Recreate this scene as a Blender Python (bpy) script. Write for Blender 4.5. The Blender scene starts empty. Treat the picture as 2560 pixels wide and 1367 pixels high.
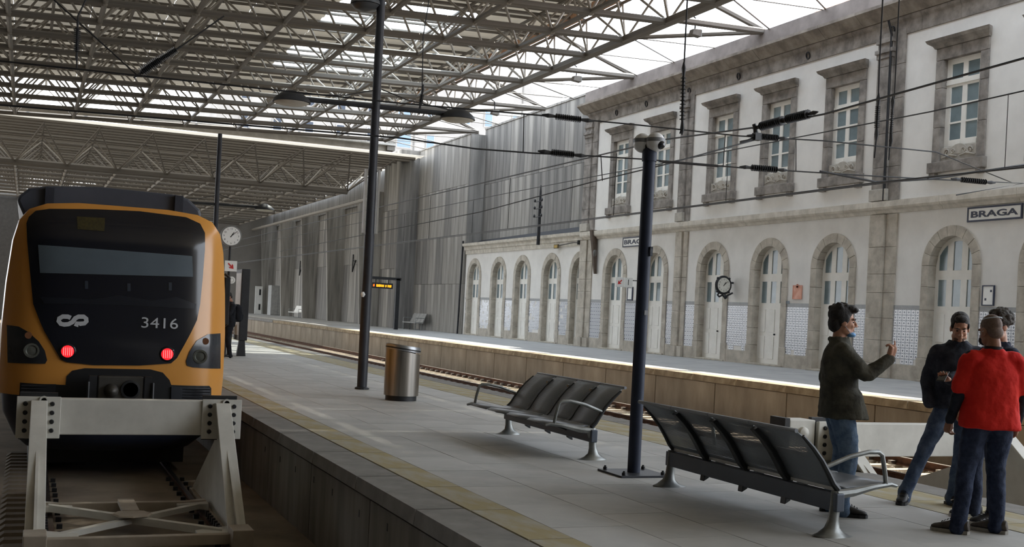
import bpy, math, random
from mathutils import Vector, Matrix
import numpy as np
random.seed(7)
C = bpy.context.scene
COL = C.collection
PI = math.pi

# ---------------------------------------------------------------- camera
F_PX, CX, ROLL, XV, YV, EYE = 2880.0, 1280.0, 0.05, 66.0, 722.0, 1.63
CY = YV + math.tan(ROLL) * (CX - XV)
_c, _s = math.cos(ROLL), math.sin(ROLL)
def _cam(px, py):
    dx, dy = px - CX, py - CY
    return (_c * dx + _s * dy) / F_PX, (-_s * dx + _c * dy) / F_PX
PSI = math.atan(-_cam(XV, YV)[0])
AX = Vector((math.sin(PSI), math.cos(PSI), 0)); RT = Vector((math.cos(PSI), -math.sin(PSI), 0)); UP = Vector((0, 0, 1))
def ray(px, py):
    u, v = _cam(px, py)
    return AX + u * RT - v * UP
def on_x(px, py, x): d = ray(px, py); return d * (x / d.x) + Vector((0, 0, EYE))
def on_y(px, py, y): d = ray(px, py); return d * (y / d.y) + Vector((0, 0, EYE))
def on_z(px, py, z): d = ray(px, py); return d * ((z - EYE) / d.z) + Vector((0, 0, EYE))

cam_data = bpy.data.cameras.new('camera')
cam = bpy.data.objects.new('camera', cam_data); COL.objects.link(cam)
cam_data.sensor_width = 36; cam_data.sensor_fit = 'HORIZONTAL'
cam_data.lens = 36 * F_PX / 2560
cam_data.shift_y = (CY - 1367 / 2) / 2560
cam_data.clip_end = 2000
right = _c * RT + _s * UP; upv = -_s * RT + _c * UP
m = Matrix((right, upv, -AX)).transposed().to_4x4(); m.translation = (0, 0, EYE)
cam.matrix_world = m
C.camera = cam

# ---------------------------------------------------------------- light
w = bpy.data.worlds.new('sky'); C.world = w; w.use_nodes = True
nt = w.node_tree; bgn = nt.nodes['Background']
tc = nt.nodes.new('ShaderNodeTexCoord'); sx = nt.nodes.new('ShaderNodeSeparateXYZ'); cr = nt.nodes.new('ShaderNodeValToRGB')
nt.links.new(tc.outputs['Generated'], sx.inputs[0]); nt.links.new(sx.outputs['Z'], cr.inputs[0]); nt.links.new(cr.outputs[0], bgn.inputs[0])
cr.color_ramp.elements[0].color = (0.86, 0.89, 0.93, 1); cr.color_ramp.elements[1].color = (0.72, 0.84, 1.0, 1)
bgn.inputs[1].default_value = 7.0
sun_d = bpy.data.lights.new('sun', 'SUN'); sun_d.energy = 15.0; sun_d.angle = math.radians(0.6); sun_d.color = (1, .93, .8)
sun = bpy.data.objects.new('sun', sun_d); COL.objects.link(sun)
sun.rotation_euler = Vector((-0.5, -0.55, -1)).to_track_quat('-Z', 'Y').to_euler()
C.view_settings.view_transform = 'Standard'
try: C.view_settings.look = 'None'
except Exception: pass
C.view_settings.gamma = 1; C.view_settings.use_curve_mapping = False
C.view_settings.exposure = -0.42
C.cycles.use_denoising = True
C.cycles.max_bounces = 8; C.cycles.diffuse_bounces = 5; C.cycles.sample_clamp_indirect = 6.0

# ---------------------------------------------------------------- helpers
def lin(c):
    return tuple(((v / 255) / 12.92 if v / 255 <= .04045 else ((v / 255 + .055) / 1.055) ** 2.4) for v in c)
MATS = {}
def M(name, col, rough=.7, metal=0.0, var=.12, scale=4.0, bump=0.0, stretch=(1, 1, 1), spec=.4, second=None, contrast=(.35, .65), detail=5):
    if name in MATS: return MATS[name]
    m = bpy.data.materials.new(name); m.use_nodes = True; n = m.node_tree.nodes; l = m.node_tree.links
    b = n['Principled BSDF']; b.inputs['Roughness'].default_value = rough; b.inputs['Metallic'].default_value = metal
    b.inputs['Specular IOR Level'].default_value = spec
    c = lin(col)
    tcn = n.new('ShaderNodeTexCoord'); mp = n.new('ShaderNodeMapping'); mp.inputs['Scale'].default_value = stretch
    nz = n.new('ShaderNodeTexNoise'); nz.inputs['Scale'].default_value = scale; nz.inputs['Detail'].default_value = detail; nz.inputs['Roughness'].default_value = .6
    l.new(tcn.outputs['Object'], mp.inputs[0]); l.new(mp.outputs[0], nz.inputs['Vector'])
    r = n.new('ShaderNodeValToRGB'); r.color_ramp.elements[0].position, r.color_ramp.elements[1].position = contrast
    c2 = lin(second) if second else tuple(min(1, v * (1 + var)) for v in c)
    c1 = c if second else tuple(v * (1 - var) for v in c)
    r.color_ramp.elements[0].color = (*c1, 1); r.color_ramp.elements[1].color = (*c2, 1)
    l.new(nz.outputs[0], r.inputs[0]); l.new(r.outputs[0], b.inputs['Base Color'])
    if bump:
        bp = n.new('ShaderNodeBump'); bp.inputs['Strength'].default_value = bump; bp.inputs['Distance'].default_value = .02
        n2 = n.new('ShaderNodeTexNoise'); n2.inputs['Scale'].default_value = scale * 6; n2.inputs['Detail'].default_value = 4
        l.new(tcn.outputs['Object'], n2.inputs['Vector']); l.new(n2.outputs[0], bp.inputs['Height']); l.new(bp.outputs[0], b.inputs['Normal'])
    MATS[name] = m
    return m
def emit(name, col, strength):
    m = bpy.data.materials.new(name); m.use_nodes = True; b = m.node_tree.nodes['Principled BSDF']
    b.inputs['Base Color'].default_value = (*lin(col), 1); b.inputs['Emission Color'].default_value = (*lin(col), 1); b.inputs['Emission Strength'].default_value = strength
    return m

class MB:
    def __init__(s): s.v = []; s.f = []; s.uv = None
    def add(s, vs, fs):
        o = len(s.v); s.v += [tuple(p) for p in vs]; s.f += [tuple(i + o for i in f) for f in fs]; return s
    def box(s, a, b):
        (x0, y0, z0), (x1, y1, z1) = [tuple(min(p, q) for p, q in zip(a, b)), tuple(max(p, q) for p, q in zip(a, b))]
        vs = [(x0,y0,z0),(x1,y0,z0),(x1,y1,z0),(x0,y1,z0),(x0,y0,z1),(x1,y0,z1),(x1,y1,z1),(x0,y1,z1)]
        return s.add(vs, [(0,3,2,1),(4,5,6,7),(0,1,5,4),(1,2,6,5),(2,3,7,6),(3,0,4,7)])
    def hexa(s, vs): return s.add(vs, [(0,3,2,1),(4,5,6,7),(0,1,5,4),(1,2,6,5),(2,3,7,6),(3,0,4,7)])
    def tube(s, pts, r, n=8, caps=True, squash=1.0):
        pts = [Vector(p) for p in pts]; k = len(pts)
        rs = r if isinstance(r, (list, tuple)) else [r] * k
        t0 = (pts[1] - pts[0]).normalized()
        ref = Vector((0, 0, 1)) if abs(t0.z) < .9 else Vector((1, 0, 0))
        u = t0.cross(ref).normalized(); rings = []
        for i, p in enumerate(pts):
            t = (pts[min(i + 1, k - 1)] - pts[max(i - 1, 0)]).normalized()
            u = (u - t * u.dot(t)).normalized(); v = t.cross(u)
            rings.append([p + u * (rs[i] * math.cos(2 * PI * j / n)) + v * (rs[i] * squash * math.sin(2 * PI * j / n)) for j in range(n)])
        return s.rings(rings, caps)
    def rings(s, rings, caps=True):
        n = len(rings[0]); vs = [p for r in rings for p in r]; fs = []
        for i in range(len(rings) - 1):
            for j in range(n):
                a = i * n + j; b = i * n + (j + 1) % n
                fs.append((a, b, b + n, a + n))
        if caps:
            fs.append(tuple(range(n - 1, -1, -1))); o = (len(rings) - 1) * n; fs.append(tuple(o + j for j in range(n)))
        return s.add(vs, fs)
    def lathe(s, prof, c=(0, 0, 0), n=20, caps=True, axis='z'):
        rings = []
        for r, z in prof:
            rg = []
            for j in range(n):
                a = 2 * PI * j / n; q = (r * math.cos(a), r * math.sin(a), z)
                if axis == 'y': q = (q[0], q[2], q[1])
                if axis == 'x': q = (q[2], q[0], q[1])
                rg.append((c[0] + q[0], c[1] + q[1], c[2] + q[2]))
            rings.append(rg)
        return s.rings(rings, caps)
    def prism(s, poly, a, b, axes='xz'):
        """polygon in the plane of the two axes, extruded along the third from a to b"""
        def P(p, h):
            if axes == 'xz': return (p[0], h, p[1])
            if axes == 'yz': return (h, p[0], p[1])
            return (p[0], p[1], h)
        n = len(poly)
        vs = [P(p, a) for p in poly] + [P(p, b) for p in poly]
        fs = [tuple(range(n)), tuple(range(2 * n - 1, n - 1, -1))] + [(i, n + i, n + (i + 1) % n, (i + 1) % n) for i in range(n)]
        return s.add(vs, fs)
    def ell(s, c, r, n=14, k=9, rot=None):
        c = Vector(c); rings = []
        for i in range(1, k):
            t = PI * i / k; rg = []
            for j in range(n):
                a = 2 * PI * j / n
                q = Vector((r[0] * math.sin(t) * math.cos(a), r[1] * math.sin(t) * math.sin(a), -r[2] * math.cos(t)))
                if rot: q = rot @ q
                rg.append(c + q)
            rings.append(rg)
        return s.rings(rings, True)
    def mesh(s, name, mat, smooth=False):
        me = bpy.data.meshes.new(name); me.from_pydata(s.v, [], s.f); me.validate()
        if s.uv is not None:
            ul = me.uv_layers.new(name='UVMap'); ul.data.foreach_set('uv', [c for uv in s.uv for c in uv])
        import bmesh
        bm = bmesh.new(); bm.from_mesh(me); bmesh.ops.recalc_face_normals(bm, faces=bm.faces); bm.to_mesh(me); bm.free()
        if mat: me.materials.append(mat)
        if smooth:
            for p in me.polygons: p.use_smooth = True
            try: me.set_sharp_from_angle(angle=math.radians(smooth if smooth is not True else 40))
            except Exception: pass
        return me
    def build(s, name, mat, parent=None, smooth=False, bevel=0):
        o = put(name, s.mesh(name, mat, smooth), parent)
        if bevel:
            b = o.modifiers.new('bevel', 'BEVEL'); b.width = bevel; b.segments = 2; b.limit_method = 'ANGLE'; b.angle_limit = math.radians(40)
        return o
def put(name, me, parent=None, loc=None):
    o = bpy.data.objects.new(name, me); COL.objects.link(o)
    if parent: o.parent = parent
    if loc is not None: o.location = loc
    return o
def empty(name, loc=(0, 0, 0), rz=0, parent=None):
    o = bpy.data.objects.new(name, None); COL.objects.link(o); o.location = loc; o.rotation_euler = (0, 0, rz); o.empty_display_size = .2
    if parent: o.parent = parent
    return o
def tag(o, label=None, cat=None, group=None, kind=None):
    if label: o['label'] = label
    if cat: o['category'] = cat
    if group: o['group'] = group
    if kind: o['kind'] = kind
    return o
def struct(o, label=None): o['kind'] = 'structure'; 
def struct_root(name, label=None):
    o = empty(name); o['kind'] = 'structure'
    if label: o['label'] = label
    return o
def kids(o): return [x for x in bpy.data.objects if x.parent == o]
def copy_tree(o, parent=None):
    ch = o.children
    c = o.copy(); COL.objects.link(c)
    if parent: c.parent = parent
    for k in ch: copy_tree(k, c)
    return c
def plate(polys, depth, fn):
    """flat plate from closed outlines (first outer, the rest holes), thickness depth, mapped to the world by fn(a, b, h)"""
    cu = bpy.data.curves.new('tmp', 'CURVE'); cu.dimensions = '2D'; cu.fill_mode = 'BOTH'; cu.extrude = depth / 2
    for poly in polys:
        sp = cu.splines.new('POLY'); sp.points.add(len(poly) - 1)
        for i, p in enumerate(poly): sp.points[i].co = (p[0], p[1], 0, 1)
        sp.use_cyclic_u = True
    o = bpy.data.objects.new('tmp', cu); COL.objects.link(o)
    dg = bpy.context.evaluated_depsgraph_get(); ev = o.evaluated_get(dg); me = ev.to_mesh()
    mb = MB(); vs = [fn(v.co.x, v.co.y, v.co.z) for v in me.vertices]; mb.add(vs, [tuple(p.vertices) for p in me.polygons])
    ev.to_mesh_clear(); bpy.data.objects.remove(o); bpy.data.curves.remove(cu)
    return mb
def text_mb(txt, size, fn, depth=.004, sx=1.0, align='CENTER', bold=0.0):
    cu = bpy.data.curves.new('tmp', 'FONT'); cu.body = txt; cu.size = size; cu.offset = bold; cu.extrude = depth; cu.align_x = align; cu.align_y = 'CENTER'; cu.resolution_u = 4
    o = bpy.data.objects.new('tmp', cu); COL.objects.link(o)
    dg = bpy.context.evaluated_depsgraph_get(); ev = o.evaluated_get(dg); me = ev.to_mesh()
    mb = MB(); mb.add([fn(v.co.x * sx, v.co.y, v.co.z) for v in me.vertices], [tuple(p.vertices) for p in me.polygons])
    ev.to_mesh_clear(); bpy.data.objects.remove(o); bpy.data.curves.remove(cu)
    return mb
def arc(cx, cy, r, a0, a1, n): return [(cx + r * math.cos(a0 + (a1 - a0) * i / n), cy + r * math.sin(a0 + (a1 - a0) * i / n)) for i in range(n + 1)]
def stick(p, q, r, n=6):
    b = MB(); b.tube([p, q], r, n); return b

# ---------------------------------------------------------------- materials
stucco = M('stucco', (214, 212, 207), .85, var=.035, scale=1.2, bump=.05, second=(224, 222, 217))
stone = M('warm granite', (160, 153, 141), .85, var=.2, scale=3, bump=.15, second=(190, 183, 170))
stone_dark = M('weathered granite', (106, 101, 96), .9, scale=2.2, bump=.2, second=(154, 148, 141))
concrete = M('board marked concrete', (112, 109, 104), .85, scale=1.6, bump=.08, second=(158, 154, 147), stretch=(2.2, 2.2, .12))
concrete_b = M('darker board concrete', (92, 90, 87), .85, scale=1.6, bump=.08, second=(132, 129, 124), stretch=(2.2, 2.2, .12))
paving = M('grey platform slab', (164, 164, 161), .6, scale=1.4, bump=.05, second=(182, 181, 177), spec=.5)
paving_b = M('grey platform slab, duller', (160, 160, 157), .64, scale=2, bump=.05, second=(178, 177, 173), spec=.45)
coping_m = M('coping concrete', (112, 109, 105), .75, scale=2.5, bump=.08, second=(134, 131, 126))
wallcon = M('platform wall concrete', (108, 105, 100), .85, scale=1.3, bump=.1, second=(146, 142, 135), stretch=(1.5, 1.5, .25))
brownwall = M('stained platform face', (132, 121, 106), .85, scale=1.1, bump=.12, second=(166, 154, 136), stretch=(1.6, 1.2, .4))
strip_m = M('worn yellow strip', (158, 146, 108), .8, scale=3.5, bump=.1, second=(166, 162, 150), contrast=(.42, .62), stretch=(1, .35, 1))
bed_m = M('dusty track bed', (112, 101, 88), .95, scale=1.1, bump=.3, second=(140, 128, 112))
ballast_m = M('ballast stone', (150, 140, 126), .95, scale=9, bump=.2, second=(200, 190, 172))
rail_rust = M('rusty rail', (74, 50, 38), .8, scale=8, second=(104, 72, 54))
rail_top = M('worn rail head', (160, 156, 150), .3, 1.0, scale=12)
whitepaint = M('buffer white paint', (188, 186, 178), .55, scale=2.2, second=(206, 204, 196), bump=.04)
tubepaint = M('roof tube paint', (92, 87, 81), .55, scale=3, second=(118, 112, 104))
tube_light = M('roof web paint', (128, 122, 113), .5, scale=3, second=(150, 144, 134))
deck_m = M('roof deck sheet', (170, 160, 142), .75, scale=.5, second=(200, 190, 170))
_n = deck_m.node_tree.nodes; _l = deck_m.node_tree.links            # thin sheet: a little daylight comes through
_t = _n.new('ShaderNodeBsdfTranslucent'); _t.inputs[0].default_value = (.72, .66, .56, 1); _x = _n.new('ShaderNodeMixShader'); _x.inputs[0].default_value = .04
_l.new(_n['Principled BSDF'].outputs[0], _x.inputs[1]); _l.new(_t.outputs[0], _x.inputs[2]); _l.new(_x.outputs[0], _n['Material Output'].inputs[0])
deck_red = M('terracotta edge board', (170, 132, 104), .8, scale=2, second=(196, 158, 130))
navy = M('dark navy pole paint', (38, 44, 60), .55, scale=3, second=(48, 55, 72), spec=.25)
blackm = M('black metal', (24, 25, 28), .5, scale=5, second=(36, 37, 40))
steel = M('brushed steel', (116, 113, 108), .34, .95, scale=2, stretch=(6, 6, .2), second=(158, 153, 146))
alu = M('cast aluminium', (112, 114, 112), .38, .65, scale=6, second=(140, 142, 140))
white_wood = M('white door paint', (222, 220, 212), .5, scale=2, second=(233, 231, 224))
glass_m = M('window glass', (100, 116, 121), .22, scale=.8, second=(126, 142, 147), spec=.5)
dark_glass = M('dark glass', (22, 27, 36), .08, scale=1, second=(27, 32, 42), spec=.7)
white_m = M('white enamel', (226, 226, 222), .4, scale=3, var=.03)
navy_ink = M('navy lettering', (40, 46, 66), .5, var=.1)
red_ink = M('red print', (190, 44, 40), .5, var=.05)
black_ink = M('black print', (20, 20, 22), .5, var=.05)
# ================================================================ ground, platforms, tracks
FX = 23.3          # plane of the station facade
ZF = 0.28          # level of the far platform
g = MB(); g.box((-60, -20, -1.25), (3.2, 190, -1.02)); g.box((8.8, -20, -1.1), (16.6, 190, -.9))
struct(g.build('ground', bed_m))
# middle platform: core, slabs, yellow strips, coping stones
plat = struct_root('floor')
mb = MB(); mb.box((3.07, -8, -1.1), (8.98, 150, -.05)); mb.build('platform_core', wallcon, plat)
slab_mats = [paving, paving_b]
def slab_mesh(sx, sy, sz, mat, b=.004):
    q = MB(); q.hexa([(0,0,-sz),(sx,0,-sz),(sx,sy,-sz),(0,sy,-sz),(b,b,0),(sx-b,b,0),(sx-b,sy-b,0),(b,sy-b,0)])
    return q.mesh('paver', mat)
pm = [slab_mesh(.667, .9975, .06, mm, .0025) for mm in slab_mats]
rest = MB()
for j in range(-8, 60):
    for i in range(6):
        x = 3.79 + i * .6683; y = j + (.5 if i % 2 else 0)
        if 5 <= y < 50:
            o = put('paver', random.choice(pm), plat, (x, y, random.uniform(-.0015, .0015)))
        else: rest.box((x, y, -.06), (x + .664, y + .994, 0))
rest.box((3.79, 60, -.06), (7.8, 150, 0))
o = rest.build('paver_field', paving, plat); o['kind'] = 'stuff'
sm = slab_mesh(.36, 1.19, .06, strip_m); sm2 = slab_mesh(.78, 1.19, .06, strip_m)
cm = slab_mesh(.44, 1.79, .13, coping_m, .012); cm2 = slab_mesh(.46, 1.79, .13, coping_m, .012)
for k in range(38):
    y = 4 + k * 1.2
    put('strip_slab', sm, plat, (3.425, y, .002))
    put('strip_slab', sm2, plat, (7.805, y, .002))
for k in range(30):
    y = 3.5 + k * 1.8
    put('coping_stone', cm, plat, (2.98, y, 0)); put('coping_stone', cm2, plat, (8.6, y, 0))
mb = MB(); mb.box((2.98, 57.5, -.13), (3.785, 150, 0)); mb.box((7.8, 57.5, -.13), (9.06, 150, 0)); mb.build('coping_run', coping_m, plat)
# shallow cast panels on the left wall of the platform
pan = MB(); pan.box((0, 0, 0), (.03, 2.38, .84)); pme = pan.mesh('wall_panel', wallcon)
for k in range(22): put('wall_panel', pme, plat, (3.045, 3.2 + k * 2.4, -1.02))
tie = MB(); tie.box((0, 0, 0), (.004, .03, .07)); tme = tie.mesh('tie_hole', blackm)
for k in range(9): put('tie_hole', tme, plat, (3.042, 7.9 + k * .95 + random.uniform(-.1, .1), -.38 + random.uniform(-.03, .03)))
# far platform
EX = 16.2
fp = struct_root('floor')
mb = MB(); mb.box((EX + .08, -20, -1.1), (26, 160, ZF - .16)); mb.build('platform_core', brownwall, fp)
mb = MB(); mb.box((EX + .55, -20, ZF - .16), (26, 160, ZF)); mb.build('paving', M('far platform paving', (142, 142, 140), .65, scale=1.2, second=(160, 159, 156), bump=.05), fp)
cm3 = slab_mesh(.56, 1.99, .16, M('sun bleached coping', (128, 112, 88), .85, scale=3, second=(170, 154, 128), bump=.1), .015)
for k in range(36): put('coping_stone', cm3, fp, (EX, 10 + k * 2.0, ZF))
mb = MB(); mb.box((EX, 82, ZF - .16), (EX + .55, 160, ZF)); mb.build('coping_run', coping_m, fp)
pan = MB(); pan.box((0, 0, 0), (.05, 2.96, .96)); pme = pan.mesh('wall_panel', brownwall)
for k in range(26): put('wall_panel', pme, fp, (EX + .05, 10 + k * 3.0, -.86))
pan = MB(); pan.box((0, 0, 0), (.04, .9, .18)); pme = pan.mesh('wall_ledge', brownwall)
for k in range(1): pass
# tracks ------------------------------------------------------------
def rail_mb(x, zt, y0, y1):
    h = .15
    prof = [(-.07, -h), (.07, -h), (.07, -h + .02), (.012, -h + .035), (.012, -.045), (.035, -.03), (.035, 0), (-.035, 0), (-.035, -.03), (-.012, -.045), (-.012, -h + .035), (-.07, -h + .02)]
    q = MB(); q.prism([(x + a, zt + b) for a, b in prof], y0, y1, 'xz'); return q
def track(name, label, xc, zt, y0, y1, group='railway tracks'):
    t = empty(name, (0, 0, 0)); tag(t, label, 'railway track', group)
    for sgn in (-1, 1):
        r = rail_mb(xc + sgn * .865, zt, y0, y1).build('rail', rail_rust, t)
        q = MB(); q.box((xc + sgn * .865 - .032, y0, zt), (xc + sgn * .865 + .032, y1, zt + .003)); q.build('rail_head', rail_top, r)
    return t
t1 = track('railway_track', 'rusty left track that the yellow train stands on', 1.23, -.97, 11.4, 62, 'railway tracks')
hum = MB()
hum.rings([[(x, y, z) for x, y, z in ((-.2*a, -.13*a, zz), (.2*a, -.13*a, zz), (.2*a, .13*a, zz), (-.2*a, .13*a, zz))] for a, zz in ((1, -.1), (.95, 0), (.6, .05))])
hme = hum.mesh('sleeper_block', M('dusty concrete sleeper', (100, 90, 78), .95, scale=3, second=(126, 115, 100)))
for k in range(24):
    for x in (.02,): put('sleeper_block', hme, t1, (x, 11.6 + k * .36, -1.02))
clip = MB(); clip.box((-.03, -.03, 0), (.03, .03, .06)); cme = clip.mesh('rail_clip', blackm)
for k in range(14):
    for x in (.27, .46, 2.0, 2.19): put('rail_clip', cme, t1, (x, 11.65 + k * .42, -1.03))
t2 = track('railway_track', 'empty track right of the middle platform, hidden behind its edge, with a white buffer stop', 10.75, -.69, 11.2, 120)
t3 = track('railway_track', 'empty sunlit track along the foot of the far platform', 14.35, -.69, 5, 150)
sl = MB(); sl.hexa([(-1.3,-.12,-.1),(1.3,-.12,-.1),(1.3,.12,-.1),(-1.3,.12,-.1),(-1.28,-.1,.06),(1.28,-.1,.06),(1.28,.1,.06),(-1.28,.1,.06)])
sme = sl.mesh('sleeper', M('concrete sleeper', (140, 128, 112), .9, scale=4, second=(178, 166, 148)))
for k in range(90): put('sleeper', sme, t3, (14.35, 14 + k * .62, -.9))
cl2 = MB(); cl2.box((-.06, -.05, 0), (.06, .05, .07)); cme2 = cl2.mesh('rail_clip', rail_top)
for k in range(60):
    for x in (13.36, 13.6, 15.1, 15.33): put('rail_clip', cme2, t3, (x, 14 + k * .62, -.84))
# ballast: thousands of loose stones on the right hand tracks
st = MB()
for k in range(9000):
    y = 12 + 70 * random.random() ** 1.4; x = random.uniform(11.9, 16.1); r = random.uniform(.025, .06)
    z = -.9 + random.uniform(0, .03)
    p = [Vector((random.uniform(.6, 1) * a, random.uniform(.6, 1) * b, random.uniform(.5, 1) * c)) * r + Vector((x, y, z)) for a, b, c in ((1,0,0),(0,1,0),(-1,0,0),(0,-1,0),(0,0,1))]
    st.add(p, [(0,1,4),(1,2,4),(2,3,4),(3,0,4)])
o = st.build('ballast', ballast_m); tag(o, 'loose pale ballast stones between the rails by the far platform', kind='stuff', cat='ballast')

# ================================================================ station facade
def fac(off): return lambda a, b, h: (FX - off + h, a, b)       # (along, up) on the facade plane
# doors: centre, half width, apex of the opening
DOORS = [61.15, 57.5, 54.3, 50.75, 47.75 - .15, 44.05, 40.65, 36.35, 32.85, 29.45, 24.45, 21.0]
R = .8; SPR = 3.55; ZS = .34; SUR = .29
WINS = [43.95, 40.5, 36.1, 32.7, 29.25, 24.38, 20.95]
def arch_outline(yc, r, z0, spr=SPR, n=14): return [(yc + r, z0)] + arc(yc, spr, r, 0, PI, n) + [(yc - r, z0)]
def rect(a0, b0, a1, b1): return [(a0, b0), (a1, b0), (a1, b1), (a0, b1)]
CORNER = 46.75
holes = [arch_outline(y, R + .15, ZF) for y in DOORS if y < CORNER] + [rect(y - .8, 6.6, y + .8, 9.4) for y in WINS]
wr = struct_root('wall_right', )
plate([rect(14, ZF - .1, CORNER + .35, 11.2)] + [h[:] for h in holes], .14, fac(-.07)).build('stucco', stucco, wr)
wing = struct_root('wall_right')
plate([rect(CORNER - .1, ZF - .1, 62.6, 5.1)] + [arch_outline(y, R + .15, ZF) for y in DOORS if y > CORNER], .14, fac(-.15)).build('stucco', stucco, wing)
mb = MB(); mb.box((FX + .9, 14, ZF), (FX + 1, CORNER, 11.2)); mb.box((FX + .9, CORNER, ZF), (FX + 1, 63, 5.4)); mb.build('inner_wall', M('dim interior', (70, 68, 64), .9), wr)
# plinth and azulejo panels between the obstacles
pil = [(46.2, 47.35), (38.15, 38.95), (26.62, 27.72), (17.6, 18.7)]
obst = sorted([(y - R - SUR, y + R + SUR) for y in DOORS] + pil)
tile_m = bpy.data.materials.new('blue and white tile'); tile_m.use_nodes = True
n = tile_m.node_tree.nodes; l = tile_m.node_tree.links; b = n['Principled BSDF']; b.inputs['Roughness'].default_value = .22
uv = n.new('ShaderNodeUVMap'); sp = n.new('ShaderNodeSeparateXYZ'); l.new(uv.outputs[0], sp.inputs[0])
def mth(op, a, bb=None):
    q = n.new('ShaderNodeMath'); q.operation = op
    for i, v in enumerate((a, bb)):
        if v is None: continue
        if isinstance(v, (int, float)): q.inputs[i].default_value = v
        else: l.new(v, q.inputs[i])
    return q.outputs[0]
du = mth('ABSOLUTE', mth('SUBTRACT', sp.outputs[0], .5)); dv = mth('ABSOLUTE', mth('SUBTRACT', sp.outputs[1], .5))
dia = mth('LESS_THAN', mth('ADD', du, dv), .24)
rad = mth('SQRT', mth('ADD', mth('MULTIPLY', du, du), mth('MULTIPLY', dv, dv)))
ring = mth('MULTIPLY', mth('GREATER_THAN', rad, .44), mth('LESS_THAN', rad, .52))
eu = mth('SUBTRACT', .5, du); ev_ = mth('SUBTRACT', .5, dv)
cor = mth('LESS_THAN', mth('ADD', eu, ev_), .16)
bar = mth('MULTIPLY', mth('LESS_THAN', dv, .04), mth('GREATER_THAN', du, .3))
mix1 = n.new('ShaderNodeMix'); mix1.data_type = 'RGBA'; l.new(mth('MAXIMUM', mth('MAXIMUM', ring, cor), bar), mix1.inputs['Factor'])
mix1.inputs[6].default_value = (*lin((206, 208, 212)), 1); mix1.inputs[7].default_value = (*lin((132, 138, 150)), 1)
mix2 = n.new('ShaderNodeMix'); mix2.data_type = 'RGBA'; l.new(dia, mix2.inputs['Factor']); l.new(mix1.outputs[2], mix2.inputs[6]); mix2.inputs[7].default_value = (*lin((46, 54, 72)), 1)
l.new(mix2.outputs[2], b.inputs['Base Color'])
TS = .166
tq = MB(); bz = .004
tq.add([(0, 0, 0), (0, -TS + bz, 0), (0, -TS + bz, TS - bz), (0, 0, TS - bz)], [(0, 1, 2, 3)]); tq.uv = [(0,0),(1,0),(1,1),(0,1)]
tme = bpy.data.meshes.new('tile'); tme.from_pydata([(-.008,-bz,bz),(-.008,-TS+bz,bz),(-.008,-TS+bz,TS-bz),(-.008,-bz,TS-bz),(0,0,0),(0,-TS,0),(0,-TS,TS),(0,0,TS)], [], [(0,3,2,1),(0,1,5,4),(1,2,6,5),(2,3,7,6),(3,0,4,7)])
ul = tme.uv_layers.new(name='UVMap'); UVC = [(0,0),(1,0),(1,1),(0,1),(0,0),(1,0),(1,1),(0,1)]
for lp in tme.loops: ul.data[lp.index].uv = UVC[lp.vertex_index]
tme.materials.append(tile_m)
tiles = struct_root('wall_tiles')
bulk_v, bulk_f, bulk_uv = [], [], []
border = MB(); plinth = MB(); ntile = 0
prev = 14.0
gaps = []
for a, bb in obst + [(62.4, 62.6)]:
    if a - prev > .12: gaps.append((prev, a))
    prev = max(prev, bb)
for (a, bb) in gaps:
    if bb < 21: continue
    W = CORNER < a
    off = FX + (.08 if W else 0)
    plinth_o = MB(); plinth_o.box((off - .03, a, ZF - .05), (off + .1, bb, .72)); plinth_o.build('plinth_stone', stone, wing if W else wr, bevel=.01)
    bo = MB(); bo.box((off - .012, a, 2.3), (off + .05, bb, 2.42)); bo.build('tile_border', M('grey tile border', (138, 140, 140), .4, scale=8, var=.1), tiles)
    nx = int((bb - a) / TS + .4); tw = (bb - a) / max(1, nx)
    for i in range(nx):
        for k in range(10):
            z = .72 + k * .158
            y = bb - i * tw
            if k == 0 and random.random() < .25: continue
            if W and random.random() < .12: continue
            if bb < 35.6 and ntile < 300:
                o = put('tile', tme, tiles, (off, y, z)); o.scale = (1, tw / TS, .158 / TS); ntile += 1
            else:
                o = len(bulk_v)
                bulk_v += [(off - .006, y - .003, z + .003), (off - .006, y - tw + .003, z + .003), (off - .006, y - tw + .003, z + .155), (off - .006, y - .003, z + .155)]
                bulk_f.append((o, o + 1, o + 2, o + 3))
                bulk_uv += [(0,0),(1,0),(1,1),(0,1)]
me = bpy.data.meshes.new('tile_field'); me.from_pydata(bulk_v, [], bulk_f); ul = me.uv_layers.new(name='UVMap')
for i, u in enumerate(bulk_uv): ul.data[i].uv = u
me.materials.append(tile_m)
o = put('tile_field', me, tiles); o['kind'] = 'stuff'

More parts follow.
